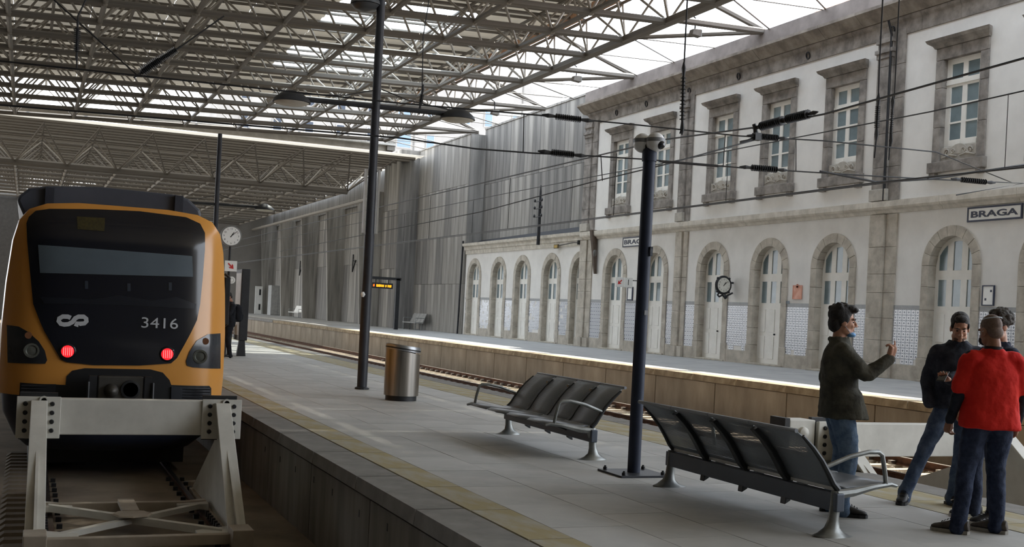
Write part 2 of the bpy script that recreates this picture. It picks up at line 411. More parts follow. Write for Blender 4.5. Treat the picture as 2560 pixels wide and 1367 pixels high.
# arched doors -----------------------------------------------------
def make_door(idx, yc):
    W = yc > CORNER; off = FX + (.08 if W else 0)
    d = struct_root('door_%d' % (idx + 1))
    dep = .3
    def blk(poly, jit=.006):
        q = MB(); x0 = off - .045 + random.uniform(-jit, jit); q.prism(poly, x0, off + dep, 'yz'); q.build('stone_block', stone, d, bevel=.008)
    zs = [ZF, .95, 1.55, 2.3, 2.95, SPR]
    for sgn in (-1, 1):
        for a, b2 in zip(zs[:-1], zs[1:]):
            w2 = SUR + (.05 if a == ZF else 0)
            blk([(yc + sgn * R, a + .004), (yc + sgn * (R + w2), a + .004), (yc + sgn * (R + w2), b2 - .004), (yc + sgn * R, b2 - .004)])
    nv = 9
    for k in range(nv):
        a0, a1 = PI * k / nv + .005, PI * (k + 1) / nv - .005
        blk(arc(yc, SPR, R + SUR, a0, a1, 3) + arc(yc, SPR, R, a1, a0, 3))
    q = MB(); q.box((off - .1, yc - R - .25, ZF), (off + dep, yc + R + .25, ZF + .06)); q.build('threshold', stone, d, bevel=.01)
    xd = off + dep - .05
    cw = 2 * R / 3
    for i in range(3):
        a0 = yc - R + i * cw; a1 = a0 + cw; am = (a0 + a1) / 2
        top = lambda y: SPR + math.sqrt(max(.0, R * R - (y - yc) ** 2)) - .0
        ys = [a0 + (a1 - a0) * k / 6 for k in range(7)]
        out = [(a0, ZF + .06), (a1, ZF + .06)] + [(y, top(y)) for y in reversed(ys)]
        e = .11
        g0, g1 = a0 + e, a1 - e
        gy = [g0 + (g1 - g0) * k / 5 for k in range(6)]
        ug = [(g0, 3.42), (g1, 3.42)] + [(y, max(3.5, top(y) - .12)) for y in reversed(gy)]
        lg = rect(g0, 2.42, g1, 3.16)
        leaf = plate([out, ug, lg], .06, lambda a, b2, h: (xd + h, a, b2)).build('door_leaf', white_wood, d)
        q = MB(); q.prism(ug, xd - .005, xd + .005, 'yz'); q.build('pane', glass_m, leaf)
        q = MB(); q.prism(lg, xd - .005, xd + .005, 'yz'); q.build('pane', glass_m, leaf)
        for z0, z1 in ((.5, 1.28), (1.42, 2.2)):
            q = MB(); q.box((xd - .045, g0, z0), (xd - .03, g1, z1)); q.build('door_panel', white_wood, leaf, bevel=.012)
    q = MB(); q.box((xd - .035, yc - R, 3.24), (xd + .02, yc + R, 3.34)); q.build('transom', white_wood, d)
    if idx in (7, 8, 9, 10):
        q = MB(); q.lathe([(.02, 0), (.035, -.03), (.02, -.06)], (xd - .03, yc - .2, 1.35), 10, axis='x'); q.build('door_knob', blackm, d)
    return d
for i, y in enumerate(DOORS): make_door(i, y)

# upper windows ------------------------------------------------------
def make_window(idx, yc):
    wn = struct_root('window_%d' % (idx + 1))
    X = FX
    def blk(a0, z0, a1, z1, x0=-.06, x1=.3, mat=stone_dark, nm='stone_block', bev=.01):
        q = MB(); q.box((X + x0 + random.uniform(-.004, .004), yc + a0, z0), (X + x1, yc + a1, z1)); q.build(nm, mat, wn, bevel=bev)
    for sgn in (-1, 1):
        for z0, z1 in ((6.42, 7.4), (7.41, 8.5), (8.51, 9.28)):
            blk(min(sgn * .68, sgn * .96), z0, max(sgn * .68, sgn * .96), z1)
    blk(-.96, 9.29, 0, 9.62); blk(.005, 9.29, .96, 9.62)
    # projecting hood moulding
    prof = [(.05, 9.62), (-.1, 9.63), (-.14, 9.7), (-.26, 9.78), (-.3, 9.86), (.05, 9.9)]
    ringsL = []
    for s_, e_ in ((-1, 0), (1, 0)):
        rg = []
        for (px_, z) in prof:
            hw = .96 + max(0, (-px_ - .06)) * .9
            rg.append((X + px_, yc + s_ * hw, z))
        ringsL.append(rg)
    q = MB(); q.rings(ringsL); q.build('hood', stone_dark, wn)
    blk(-1.03, 6.13, 1.03, 6.42, -.16, .1, nm='sill')
    for s_ in (-.86, .86): blk(s_ - .11, 5.98, s_ + .11, 6.13, -.13, .05, nm='sill_bracket')
    blk(-.68, 6.43, .68, 6.82, -.005, .25, M('pale apron stone', (150, 145, 136), .9, scale=3, second=(186, 182, 174)), nm='apron')
    q = MB()   # carved scrolls
    for s_ in (-1, 1):
        for (cy, cz, r0, dirn) in ((.42, 6.66, .11, 1), (.2, 6.68, .08, -1)):
            pts = []
            for k in range(15):
                a = k / 14 * 2.6 * PI; r = r0 * (1 - k / 19)
                pts.append((X - .02, yc + s_ * (cy + r * math.cos(a) * dirn), cz + r * math.sin(a)))
            q.tube(pts, .02, 5)
        q.tube([(X - .02, yc + s_ * .05, 6.55), (X - .02, yc + s_ * .3, 6.6), (X - .02, yc + s_ * .62, 6.53)], [.02, .03, .015], 5)
    q.build('carving', M('carved stone', (170, 165, 155), .9, scale=6), wn)
    q = MB(); q.prism(arc(yc, 6.46, .42, .35, PI - .35, 8)[::1], X - .02, X + .02, 'yz'); q.build('carved_shell', M('carved stone', (176, 170, 160)), wn)
    xd = X + .14
    g0, gm = .10, .07
    cols = [(-.68 + .17, -.085), (.085, .68 - .17)]
    rows = [(8.72, 9.14), (8.0 + .03, 8.5), (7.5 + .03, 8.0 - .02), (7.03, 7.5 - .02)]
    hs = [rect(yc + a0, z0, yc + a1, z1) for a0, a1 in cols for z0, z1 in rows]
    fr = plate([rect(yc - .68, 6.82, yc + .68, 9.29)] + hs, .07, lambda a, b2, h: (xd + h, a, b2)).build('window_frame', white_wood, wn)
    q = MB(); q.box((xd - .07, yc - .66, 8.57), (xd, yc + .66, 8.65)); q.build('transom', white_wood, fr)
    for a in (-.46, -.04): 
        pass
    for h in hs:
        q = MB(); q.prism(h, xd - .004, xd + .004, 'yz'); q.build('pane', glass_m, fr)
    for a0, a1 in cols:
        q = MB(); q.box((xd - .05, yc + a0, 6.86), (xd - .03, yc + a1, 6.98)); q.build('lower_panel', white_wood, fr)
for i, y in enumerate(WINS): make_window(i, y)

# pilasters, string course, cornice, parapet -----------------------
trim = struct_root('trim_1')
for (a, bb) in pil:
    main = a > 46
    zc = ZF
    heights = [.0, .42, 1.1, 1.75, 2.5, 3.05, 3.85, 4.85]
    for i in range(len(heights) - 1):
        q = MB(); w0 = a; w1 = bb
        xo = -.2 if i == 0 else -.12
        z0, z1 = ZF + heights[i] + .004, min(5.1, ZF + heights[i + 1]) - .004
        mid = a + (bb - a) * .42
        q.box((FX + xo + random.uniform(-.005, .005), mid + .004, z0), (FX + .1, bb, z1)); q.build('stone_block', stone, trim, bevel=.01)
        q = MB(); q.box((FX + xo + .07, a, z0), (FX + .1, mid - .004, z1)); q.build('stone_block', stone, trim, bevel=.01)
    for i in range(5):
        z0 = 5.5 + i * 1.0; z1 = z0 + .992
        q = MB(); mid = a + (bb - a) * .42
        q.box((FX - .12, mid + .003, z0), (FX + .05, bb, z1)); q.build('stone_block', stone_dark, trim, bevel=.01)
        q = MB(); q.box((FX - .06, a, z0), (FX + .05, mid, z1)); q.build('stone_block', stone_dark, trim, bevel=.01)
    mid = a + (bb - a) * .42
    for z0, z1, e in ((9.75, 9.9, .03), (9.9, 10.02, .07), (10.2, 10.34, .05)):
        q = MB(); q.box((FX - .12 - e, mid - e, z0), (FX + .05, bb + e, z1)); q.build('capital', stone_dark, trim, bevel=.01)
    q = MB(); q.box((FX - .18, mid - .04, 5.5), (FX + .05, bb + .04, 5.85)); q.build('pilaster_base', M('carved stone', (150, 144, 134)), trim, bevel=.015)
def course(name, prof, y0, y1, step, mat, parent, off=0):
    y = y0; k = 0
    while y < y1 - .05:
        e = min(y + step, y1); j = random.uniform(-.006, .006)
        q = MB(); q.rings([[(FX + off + p + j, yy, z) for p, z in prof] for yy in (y + .004, e - .004)])
        q.build(name, mat, parent); y = e
scp = [(.12, 5.1), (-.06, 5.12), (-.1, 5.2), (-.19, 5.24), (-.22, 5.3), (-.22, 5.47), (.12, 5.52)]
course('string_course_block', scp, 14, CORNER + .5, 1.35, M('warm string course', (178, 172, 160), .85, scale=3, second=(208, 202, 190)), trim)
wcp = [(.2, 4.88), (.02, 4.9), (.0, 5.1), (-.06, 5.14), (-.06, 5.3), (-.2, 5.36), (-.22, 5.5), (.5, 5.54)]
course('wing_cornice_block', wcp, CORNER + .5, 62.6, 1.6, M('warm string course', (178, 172, 160)), wing)
frz = [(.1, 10.32), (-.04, 10.34), (-.04, 10.72), (-.1, 10.78), (-.12, 10.86), (.1, 10.86)]
course('frieze_block', frz, 14, CORNER + .5, 1.5, stone_dark, trim)
cor_ = [(.1, 10.86), (-.14, 10.88), (-.3, 11.0), (-.42, 11.12), (-.5, 11.18), (-.5, 11.27), (.3, 11.32)]
course('cornice_block', cor_, 14, CORNER + .85, 1.8, M('lichen cornice', (118, 110, 102), .9, scale=2, second=(156, 148, 138)), trim)
q = MB(); q.box((FX - .1, 14, 11.3), (FX + .4, CORNER + .85, 11.9)); q.build('parapet', M('parapet concrete', (112, 104, 100), .9, scale=1, second=(140, 132, 127)), trim)
for y in (44.5, 41.9, 38.55, 35.2, 31.2, 27.2):
    q = MB(); q.tube([(FX - .07 - .02 * math.cos(a), y + .09 * math.sin(a), 10.55 + .11 * math.cos(a)) for a in [2 * PI * k / 12 for k in range(13)]], .025, 6); q.build('iron_ring', blackm, trim)
q = MB(); q.tube([(FX - .16, 27.12, 5.5), (FX - .16, 27.12, 10.4), (FX - .3, 27.12, 10.8)], .035, 8); q.build('downpipe', blackm, trim)
# tiled hip roof of the main building, seen above the parapet
rt = struct_root('roof')
tile_roof = M('orange roof tile', (176, 120, 92), .9, scale=3, second=(222, 176, 150))
rows = 26
q = MB(); q.add([(FX + .4, 5, 11.85), (FX + .4, 34.5, 11.85), (FX + 6.5, 28, 15.6), (FX + 6.5, 5, 15.6)], [(0, 1, 2, 3)]); q.build('roof_deck', tile_roof, rt)
tm = MB(); tm.tube([(0, 0, 0), (6.5, 0, 4.0)], .075, 6)
tmm = tm.mesh('tile_row', tile_roof)
for k in range(60):
    y = 34.2 - k * .22
    f = min(1, .08 + (34.2 - y) / 6.5)
    o = put('tile_row', tmm, rt, (FX + .4, y, 11.88)); o.scale = (f, 1, f)

# dark tarred roof of the wing, recessed concrete wall above it ------
q = MB(); q.add([(FX + .3, CORNER + .5, 5.5), (FX + .3, 62.6, 5.5), (FX + .95, 62.6, 5.78), (FX + .95, CORNER + .5, 5.95)], [(0, 1, 2, 3)]); q.build('wing_roof', M('tar roof', (38, 38, 40), .8), wing)
rec = struct_root('wall_far')
x0 = FX + .95
ptop = MB(); ptop.box((0, 0, 0), (.16, .985, 3.24)); pm_a = ptop.mesh('concrete_panel', concrete_b); pm_b = ptop.mesh('concrete_panel', concrete)
for k in range(16):
    for r_ in range(2):
        o = put('concrete_panel', random.choice((pm_a, pm_a, pm_b)), rec, (x0 + random.uniform(-.004, .004), CORNER + .05 + k, 5.75 + r_ * 3.26))
q = MB(); q.box((x0 + .02, CORNER, 5.4), (x0 + .4, 62.8, 12.26)); q.build('backing', concrete_b, rec)
# concrete wall in line with the facade, then the ribbed wall along the platform
con = struct_root('wall_concrete')
def cwall(x, y0, y1, z0, z1, nrow, width, mat=concrete, mat2=concrete_b):
    n_ = max(1, round((y1 - y0) / width)); wd = (y1 - y0) / n_; hh = (z1 - z0) / nrow
    q = MB(); q.box((0, .006, .008), (.2, wd - .006, hh - .008)); ma = q.mesh('concrete_panel', mat); mb_ = q.mesh('concrete_panel', mat2)
    for k in range(n_):
        for r_ in range(nrow): put('concrete_panel', random.choice((ma, ma, mb_)), con, (x + random.uniform(-.006, .006), y0 + k * wd, z0 + r_ * hh))
    q = MB(); q.box((x + .1, y0, z0), (x + .5, y1, z1)); q.build('backing', mat2, con)
cwall(FX, 62.65, 73, ZF, 11.9, 4, 1.3)
q = MB(); q.box((FX + .02, 62.6, 5.3), (FX + 1.2, 62.85, 11.9)); q.build('wall_return', concrete_b, con)
# big step
q = MB(); q.box((22.0, 71.9, ZF), (FX + .2, 72.2, 11.9)); q.build('fin', concrete_b, con)
cwall(22.0, 72.2, 75.5, ZF, 11.9, 3, 1.1)
q = MB(); q.box((21.4, 75.5, ZF), (22.2, 75.8, 9.4)); q.build('fin', concrete, con)
ys = [81.1, 90.7, 99.8, 109.0, 118.2, 128.4, 138, 148]
cwall(FX + .1, 75.8, 150, ZF, 9.3, 2, 2.2)
for y in ys:
    q = MB(); q.hexa([(22.3, y, ZF), (FX + .3, y, ZF), (FX + .3, y + .4, ZF), (22.3, y + .4, ZF), (21.8, y, 9.3), (FX + .3, y, 9.3), (FX + .3, y + .4, 9.3), (21.8, y + .4, 9.3)])
    q.build('fin', concrete, con)
# small iron brackets on the ribbed wall
for px, py in ((885, 660), (752, 672), (665, 690)):
    p = on_x(px, py, FX + .05)
    q = MB(); q.tube([p + Vector((0, .35, .75)), p + Vector((-.1, 0, -.6)), p + Vector((0, -.45, .3))], .05, 5); q.tube([p + Vector((-.03, .2, .35)), p + Vector((-.03, -.35, .15))], .03, 5)
    o = q.build('iron_bracket', blackm, con)
q = MB(); q.box((FX - .05, 75.8, 9.3), (FX + .2, 172, 11.4)); q.build('upper_wall', concrete_b, con)
q = MB(); q.box((x0 - .04, CORNER, 12.24), (x0 + .42, 62.8, 12.34)); q.box((FX - .04, 62.6, 11.88), (FX + .5, 73, 11.96)); q.build('wall_coping', concrete, con)
# the concourse behind the viewer and an unseen left wall, added to darken the shed
q = MB(); q.box((-40, -12.5, -1.2), (26, -12, 12)); struct(q.build('wall_back', M('concourse wall', (92, 88, 82), .8, scale=.5)))
q = MB(); q.box((-40, -12.5, -1.2), (-39.5, 68, 12)); struct(q.build('left_light_block', M('light block wall', (112, 108, 102), .8, scale=.5)))
# end wall
q = MB(); q.box((-14, 175, -1), (24, 175.5, 12)); q.build('closing_wall', concrete)
bpy.data.objects['closing_wall']['kind'] = 'structure'
q = MB(); q.box((-14, 104, -1), (-.5, 104.4, 11)); struct(q.build('closing_wall', M('dim blocking wall', (70, 67, 63), .85)))  # added wall, hides the bright opening left of the train
# downpipe at the end of the wing
q = MB(); q.tube([on_x(1143, 834, FX - .12), on_x(1158, 602, FX - .12)], .06, 8); tag(q.build('downpipe', blackm, wing))
# ================================================================ near roof: square on square space frame
XS = [19.65 - 2.95 * k for k in range(13)]
YS = [40.27 + 3.05 * j for j in range(-7, 10)]
def zlow(x): return 11.78 - .035 * (19.65 - x)
DZ = 1.75
frame = struct_root('ceiling')
unit = MB(); unit.tube([(0, 0, 0), (0, 0, 1)], 1, 6)
unit_big = unit.mesh('chord', tubepaint, True); unit_web = unit.mesh('web_member', tube_light, True); unit_up = unit.mesh('upper_chord', tubepaint, True)
def rod(name, me, p, q, r, parent):
    p, q = Vector(p), Vector(q); d = q - p
    o = put(name, me, parent, p); o.rotation_mode = 'QUATERNION'; o.rotation_quaternion = d.to_track_quat('Z', 'Y'); o.scale = (r, r, d.length); return o
for x in XS: rod('long_chord', unit_big, (x, YS[0], zlow(x)), (x, YS[-1], zlow(x)), .095 if x < 19 else .19, frame)
for y in YS: rod('cross_chord', unit_big, (XS[0], y, zlow(XS[0])), (XS[-1], y, zlow(XS[-1])), .125, frame)
XU = [x - 1.475 for x in XS[:-1]] + []; XU = [19.65 + .6] + XU
YU = [y + 1.525 for y in YS[:-1]] + [YS[-1] + 1.4]
def zup(x): return zlow(x) + DZ
for x in XU: rod('upper_chord', unit_up, (x, YS[0], zup(x)), (x, YU[-1], zup(x)), .07, frame)
for y in YU: rod('upper_chord', unit_up, (XU[0], y, zup(XU[0])), (XU[-1], y, zup(XU[-1])), .07, frame)
webs = []
for x in XS:
    for y in YS:
        for ux in XU:
            for uy in YU:
                if abs(ux - x) < 1.6 and abs(uy - y) < 1.6: webs.append(((x, y, zlow(x)), (ux, uy, zup(ux))))
def vis(p):
    d = Vector(p[0]) - Vector((0, 0, EYE)); a = d.dot(AX); u = d.dot(RT) / a; v = -d.z / a
    X_, Y_ = CX + F_PX * (_c * u - _s * v), CY + F_PX * (_s * u + _c * v)
    return a if (-60 < X_ < 2620 and -120 < Y_ < 1400) else a + 1000
webs.sort(key=vis)
bulk = MB()
for k, (p, q_) in enumerate(webs):
    if k < 300: rod('web_member', unit_web, p, q_, .045, frame)
    else: bulk.tube([p, q_], .045, 5, False)
o = bulk.build('web_members', tube_light, frame, True); o['kind'] = 'stuff'
# node knuckles
nd = MB(); nd.ell((0, 0, 0), (.15, .15, .13), 8, 6); ndm = nd.mesh('node', tube_light, True)
nb = MB(); cnt = 0
for x in XS[:8]:
    for y in YS[5:]:
        put('node', ndm, frame, (x, y, zlow(x)))
# deck of profiled sheets with translucent panels
sky_m = bpy.data.materials.new('translucent roof sheet'); sky_m.use_nodes = True; n = sky_m.node_tree.nodes; l = sky_m.node_tree.links
tr = n.new('ShaderNodeBsdfTranslucent'); tr.inputs[0].default_value = (.8, .86, .9, 1); tp = n.new('ShaderNodeBsdfTransparent'); tp.inputs[0].default_value = (.85, .92, .95, 1); ms = n.new('ShaderNodeMixShader'); ms.inputs[0].default_value = .45
l.new(tr.outputs[0], ms.inputs[1]); l.new(tp.outputs[0], ms.inputs[2]); l.new(ms.outputs[0], n['Material Output'].inputs[0])
def sheet(wx, wy, mat, nm, slope=.035):
    q = MB(); nr = 8; pts = []
    for i in range(nr * 2 + 1):
        y = wy * i / (nr * 2); z = .05 if i % 4 in (1, 2) else 0
        pts.append((y, z))
    for (y0, z0), (y1, z1) in zip(pts[:-1], pts[1:]): q.add([(0, y0, z0), (wx, y0, z0 + wx * slope), (wx, y1, z1 + wx * slope), (0, y1, z1)], [(0, 1, 2, 3)])
    return q.mesh(nm, mat)
sh = sheet(2.94, 3.04, deck_m, 'roof_sheet'); shl = sheet(2.94, 3.04, sky_m, 'skylight_sheet')
DK = DZ + .22
for i, x in enumerate(XS[:-1]):
    for y in YS[:-1]:
        xl = x - 2.95
        light = (12 < x - 1.4 < 17.5) and (43 < y < 48 or 52.2 < y < 57.5)
        put('skylight_sheet' if light else 'roof_sheet', shl if light else sh, frame, (xl, y, zlow(xl) + DK))
q = MB()
q.box((19.7, YS[0], zlow(19.7) + DK), (20.25, YS[-1], zlow(19.7) + DK + .05))
q.build('eaves_sheet', deck_m, frame)
eb = MB(); eb.box((0, 0, 0), (.06, 2.2, .5)); ebm = eb.mesh('edge_board', deck_red)
for y in YS[:-1]: put('edge_board', ebm, frame, (19.5, y + .45, zlow(19.6) + 1.45))
q = MB(); q.box((-48, -14, 11.9), (20.2, YS[0] + .02, 12.0)); q.box((-48, YS[0], 12.4), (XS[-1], YS[-1], 12.5)); q.build('roof_beyond', deck_m, frame)
# purlins
for k in range(22):
    y = YS[3] + k * 1.5
    if y < YS[-1]: rod('purlin', unit_up, (20.2, y, zlow(20.2) + DZ + .15), (XS[-1], y, zlow(XS[-1]) + DZ + .15), .06, frame)
# struts from the edge chord to the parapet
for k, y in enumerate((24.4, 33.8, 43.1, 52.4, 61.6)):
    tip = (FX + .05, y, 11.88)
    rod('strut', unit_big, (19.65, y, zlow(19.65)), tip, .12, frame)
    rod('strut', unit_big, (20.25, y + 1.5, zup(20.2)), tip, .1, frame)
    rod('strut', unit_big, (19.65, y + 3.05, zlow(19.65)), tip, .085, frame)
    for dy in (3.05, 6.1):
        rod('tie_rod', unit_up, (19.65, y + dy, zlow(19.65)), (FX + .05, y + dy, 11.9), .02, frame)
        rod('tie_rod', unit_up, (19.65, y + dy, zlow(19.65)), (FX + .05, y + dy + 3.05, 11.9), .028, frame)
# floodlights under the roof edge
for i, (px, py, lab) in enumerate(((1737, 82, 'small floodlight under roof edge, nearest of the three in the open gap'), (1440, 197, 'small floodlight under roof edge, middle of the three in the gap'), (1236, 281, 'small floodlight under roof edge in front of the pale tower block'))):
    p = on_x(px, py, 20.6)
    t = empty('floodlight', p); tag(t, lab, 'floodlight', 'floodlights along the roof edge')
    q = MB(); q.hexa([(-.18,-.14,-.1),(.2,-.14,-.14),(.2,.14,-.14),(-.18,.14,-.1),(-.14,-.12,.1),(.2,-.13,.12),(.2,.13,.12),(-.14,.12,.1)]); q.build('housing', tubepaint, t, bevel=.02)
    q = MB(); q.box((.2, -.12, -.12), (.215, .12, .1)); q.build('lens', glass_m, t)
    q = MB(); q.tube([(0, 0, .1), (0, 0, .5), (-.4, 0, .75)], .025, 6); q.build('bracket', blackm, t)

# ================================================================ far shed beyond the open slot
far = struct_root('ceiling')
q = MB(); q.box((-14, 69, 11.3), (20.6, 69.35, 11.68)); q.build('gutter', M('pale gutter', (176, 172, 164), .6, scale=2, second=(204, 200, 192)), far)
q = MB(); q.box((-14, 68.6, 11.6), (20.6, 69.05, 11.72)); q.build('gutter_lip', M('pale gutter lip', (214, 212, 206), .5), far)
q = MB(); q.box((20.1, 68.7, 11.3), (20.6, 69.3, 11.9)); q.build('gutter_end', concrete, far)
sl = MB(); sl.add([(-14, 0, 0), (22.9, 0, 0), (22.9, .6, .09), (-14, .6, .09), (22.9, 1.2, 0), (-14, 1.2, 0)], [(0, 1, 2, 3), (3, 2, 4, 5)])
slat_m = M('far roof slat', (176, 166, 150), .75, scale=.6, second=(206, 196, 178))
_n = slat_m.node_tree.nodes; _l = slat_m.node_tree.links
_t = _n.new('ShaderNodeBsdfTranslucent'); _t.inputs[0].default_value = (.72, .68, .6, 1); _x = _n.new('ShaderNodeMixShader'); _x.inputs[0].default_value = .18
_l.new(_n['Principled BSDF'].outputs[0], _x.inputs[1]); _l.new(_t.outputs[0], _x.inputs[2]); _l.new(_x.outputs[0], _n['Material Output'].inputs[0])
slm = sl.mesh('roof_slat', slat_m); slm2 = slm
sl.v = [(5 if v[0] < 0 else v[0], v[1], v[2]) for v in sl.v]; sl_short = sl.mesh('roof_slat', slat_m)
k = 0; y = 69.3
while y < 172:
    put('roof_slat', slm if y < 100 else sl_short, far, (0, y, 11.25 - max(0, min(1, (y - 84) / 10)) * .5)); rod('purlin', unit_big, (22.5, y + 1.2, 11.18 - max(0, min(1, (y - 84) / 10)) * .5), (-14 if y < 100 else 5, y + 1.2, 11.18 - max(0, min(1, (y - 84) / 10)) * .5), .11, far); y += 1.2 + (.2 if (5 <= k <= 9 or (k > 16 and k % 3 == 0)) else .02); k += 1
XF = [19.65 - 2.95 * k for k in range(12)]
YF = [76.2 + 3.05 * j for j in range(31)]
ZFL, ZFU = 9.3, 10.85
for x in XF: rod('long_chord', unit_web, (x, YF[0], ZFL), (x, YF[-1], ZFL), .085, far)
for j, y in enumerate(YF): rod('cross_chord', unit_big, (XF[0], y, ZFL), (XF[-1], y, ZFL), .22 if j == 0 else .1, far)
for y in [74.7] + [y + 1.5 for y in YF]: rod('upper_chord', unit_up, (XF[0] + 1, y, ZFU), (XF[-1], y, ZFU), .07, far)
for x in XF: rod('upper_chord', unit_up, (x - 1.475, 69.6, 11.0), (x - 1.475, YF[-1], ZFU - .1), .06, far)
bulk = MB(); cnt = 0
for j, y in enumerate(YF):
    for x in XF:
        for ux in (x - 1.475, x + 1.475):
            for uy in (y - 1.525, y + 1.525):
                if j < 6 and cnt < 290 and x > -4: rod('web_member', unit_web if j < 1 else unit_big, (x, y, ZFL), (ux, uy, ZFU), .05, far); cnt += 1
                else: bulk.tube([(x, y, ZFL), (ux, uy, ZFU)], .045, 4, False)
        if j == 0:
            for ux in (x - 1.475, x + 1.475): rod('web_member', unit_big, (x, y, ZFL), (ux, 70.2, 11.0), .05, far); cnt += 1
o = bulk.build('web_members', tubepaint, far, True); o['kind'] = 'stuff'
# edge beam with brackets along the ribbed wall
rod('edge_beam', unit_web, (21.2, 76, 8.9), (21.2, 165, 8.9), .13, far)

# pale tower block behind the slot
bl = empty('apartment_building', (0, 0, 0)); tag(bl, 'pale apartment block with small windows seen through the gap in the roofs', 'building')
BY = 120
q = MB(); q.box((17, BY, 0), (55.6, BY + 15, 30)); q.build('wall', M('pale render', (128, 124, 120), .85, scale=.3, second=(142, 138, 133)), bl)
fwm = M('dark window pane', (52, 58, 68), .3, scale=.3, spec=.2)  # dark blue grey panes
for i in range(11):
    for k in range(4):
        x = 19.4 + i * 3.35; z = 12.4 + k * 3.3
        wide = 1.5 if i in (5, 7, 9) else .8
        q = MB(); q.box((x - .1, BY - .12, z - .1), (x + wide + .1, BY, z + 1.7)); f = q.build('window', M('pale window frame', (150, 147, 143)), bl)
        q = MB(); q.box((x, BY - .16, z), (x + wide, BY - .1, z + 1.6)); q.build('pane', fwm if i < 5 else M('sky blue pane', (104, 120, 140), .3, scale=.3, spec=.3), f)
for k in range(3):
    q = MB(); q.box((38 + 6.3 * k, BY - .08, 6), (38.12 + 6.3 * k, BY, 30)); q.build('panel_joint', M('joint', (100, 97, 93)), bl)

# ================================================================ train
TY = 17.0; TXC = 1.23
def surfY(x, z):
    t = abs(x - TXC) / 1.52
    lean = max(0.0, z - 1.0) * .10
    top = max(0, z - 2.3) / .6
    return TY - .12 + .1 * t ** 2 + .45 * min(1.2, t) ** 7 + lean + .22 * top ** 2.5
def tp(px, py, off=0.0):
    y = TY
    for _ in range(6):
        p = on_y(px, py, y); y = surfY(p.x, p.z) - off
    return p.x, p.z
train = empty('train', (TXC, TY, -.97)); tag(train, 'yellow orange commuter train with black windscreen and two lit red tail lights', 'train')
TO = Vector((TXC, TY, -.97))
orange = M('train orange', (200, 138, 62), .22, scale=.7, second=(208, 146, 68), spec=.6)
tgrey = M('train roof grey', (58, 62, 72), .45, scale=1, second=(70, 74, 84))
tblack = M('train black gloss', (16, 18, 26), .14, scale=1, second=(19, 22, 31), spec=.6)
tnavy = M('train skirt navy', (34, 40, 56), .45, scale=1.2, second=(44, 50, 68))
def loc(mb):
    mb.v = [tuple(Vector(p) - TO) for p in mb.v]; return mb
from mathutils.geometry import delaunay_2d_cdt
def patch(outline, off, thick, step=.09, yf=surfY):
    """curved panel that follows the cab front: outline in (x, z), standing proud by off"""
    dense = []
    nO = len(outline)
    for i in range(nO):
        a, b2 = Vector(outline[i]), Vector(outline[(i + 1) % nO]); k = max(1, int((b2 - a).length / step))
        dense += [a.lerp(b2, j / k) for j in range(k)]
    xs = [p.x for p in dense]; zs = [p.y for p in dense]
    def inside(x, z):
        c_ = False; j = len(dense) - 1
        for i in range(len(dense)):
            if (dense[i].y > z) != (dense[j].y > z) and x < (dense[j].x - dense[i].x) * (z - dense[i].y) / (dense[j].y - dense[i].y) + dense[i].x: c_ = not c_
            j = i
        return c_
    pts = list(dense); n0 = len(dense)
    x = min(xs) + step / 2
    while x < max(xs):
        z = min(zs) + step / 2
        while z < max(zs):
            if inside(x, z) and min((Vector((x, z)) - d).length for d in dense) > step * .45: pts.append(Vector((x, z)))
            z += step
        x += step
    r = delaunay_2d_cdt(pts, [], [list(range(n0))], 1, 1e-5)
    mb = MB(); vs2 = r[0]
    front = [(v.x, yf(v.x, v.y) - off, v.y) for v in vs2]
    mb.add(front, [tuple(f) for f in r[2]])
    nn = len(front)
    if thick:
        o = len(mb.v); back = [(dense[i].x, yf(dense[i].x, dense[i].y) - off + thick, dense[i].y) for i in range(n0)]
        fr = [(dense[i].x, yf(dense[i].x, dense[i].y) - off, dense[i].y) for i in range(n0)]
        mb.add(fr + back, [(i, (i + 1) % n0, n0 + (i + 1) % n0, n0 + i) for i in range(n0)])
    return mb
def smooth_poly(P, it=2):
    for _ in range(it):
        Q = []
        for i in range(len(P)):
            a, b2 = P[i], P[(i + 1) % len(P)]
            Q += [(a[0] * .75 + b2[0] * .25, a[1] * .75 + b2[1] * .25), (a[0] * .25 + b2[0] * .75, a[1] * .25 + b2[1] * .75)]
        P = Q
    return P
# body shell: front face, then the sides running back
half = [(1.50, .18), (1.52, .45), (1.52, 1.1), (1.49, 1.7), (1.43, 2.3), (1.36, 2.58), (1.24, 2.74), (1.02, 2.83), (.6, 2.87)]
outl = [(TXC + a, z) for a, z in half] + [(TXC - a, z) for a, z in reversed(half)]
body = patch(outl, 0, 0, .08)
n0 = []
dens = []
for i in range(len(outl) - 1):
    a, b2 = Vector(outl[i]), Vector(outl[i + 1]); k = max(1, int((b2 - a).length / .08)); dens += [a.lerp(b2, j / k) for j in range(k)]
dens.append(Vector(outl[-1]))
def rg(dy, s): return [(TXC + (p.x - TXC) * s, surfY(p.x, p.y) + dy, p.y if p.y < 2.5 else p.y + (s - 1) * .5) for p in dens]
R0, R1, R2 = rg(0, 1), rg(.25, 1.012), [(TXC + (p.x - TXC) * 1.015, TY + 24, p.y) for p in dens]
nd_ = len(dens); o = len(body.v); body.v += R0 + R1 + R2
for k in range(2):
    for i in range(nd_ - 1): body.f.append((o + k * nd_ + i, o + k * nd_ + i + 1, o + (k + 1) * nd_ + i + 1, o + (k + 1) * nd_ + i))
loc(body).build('body_shell', orange, train, 50)
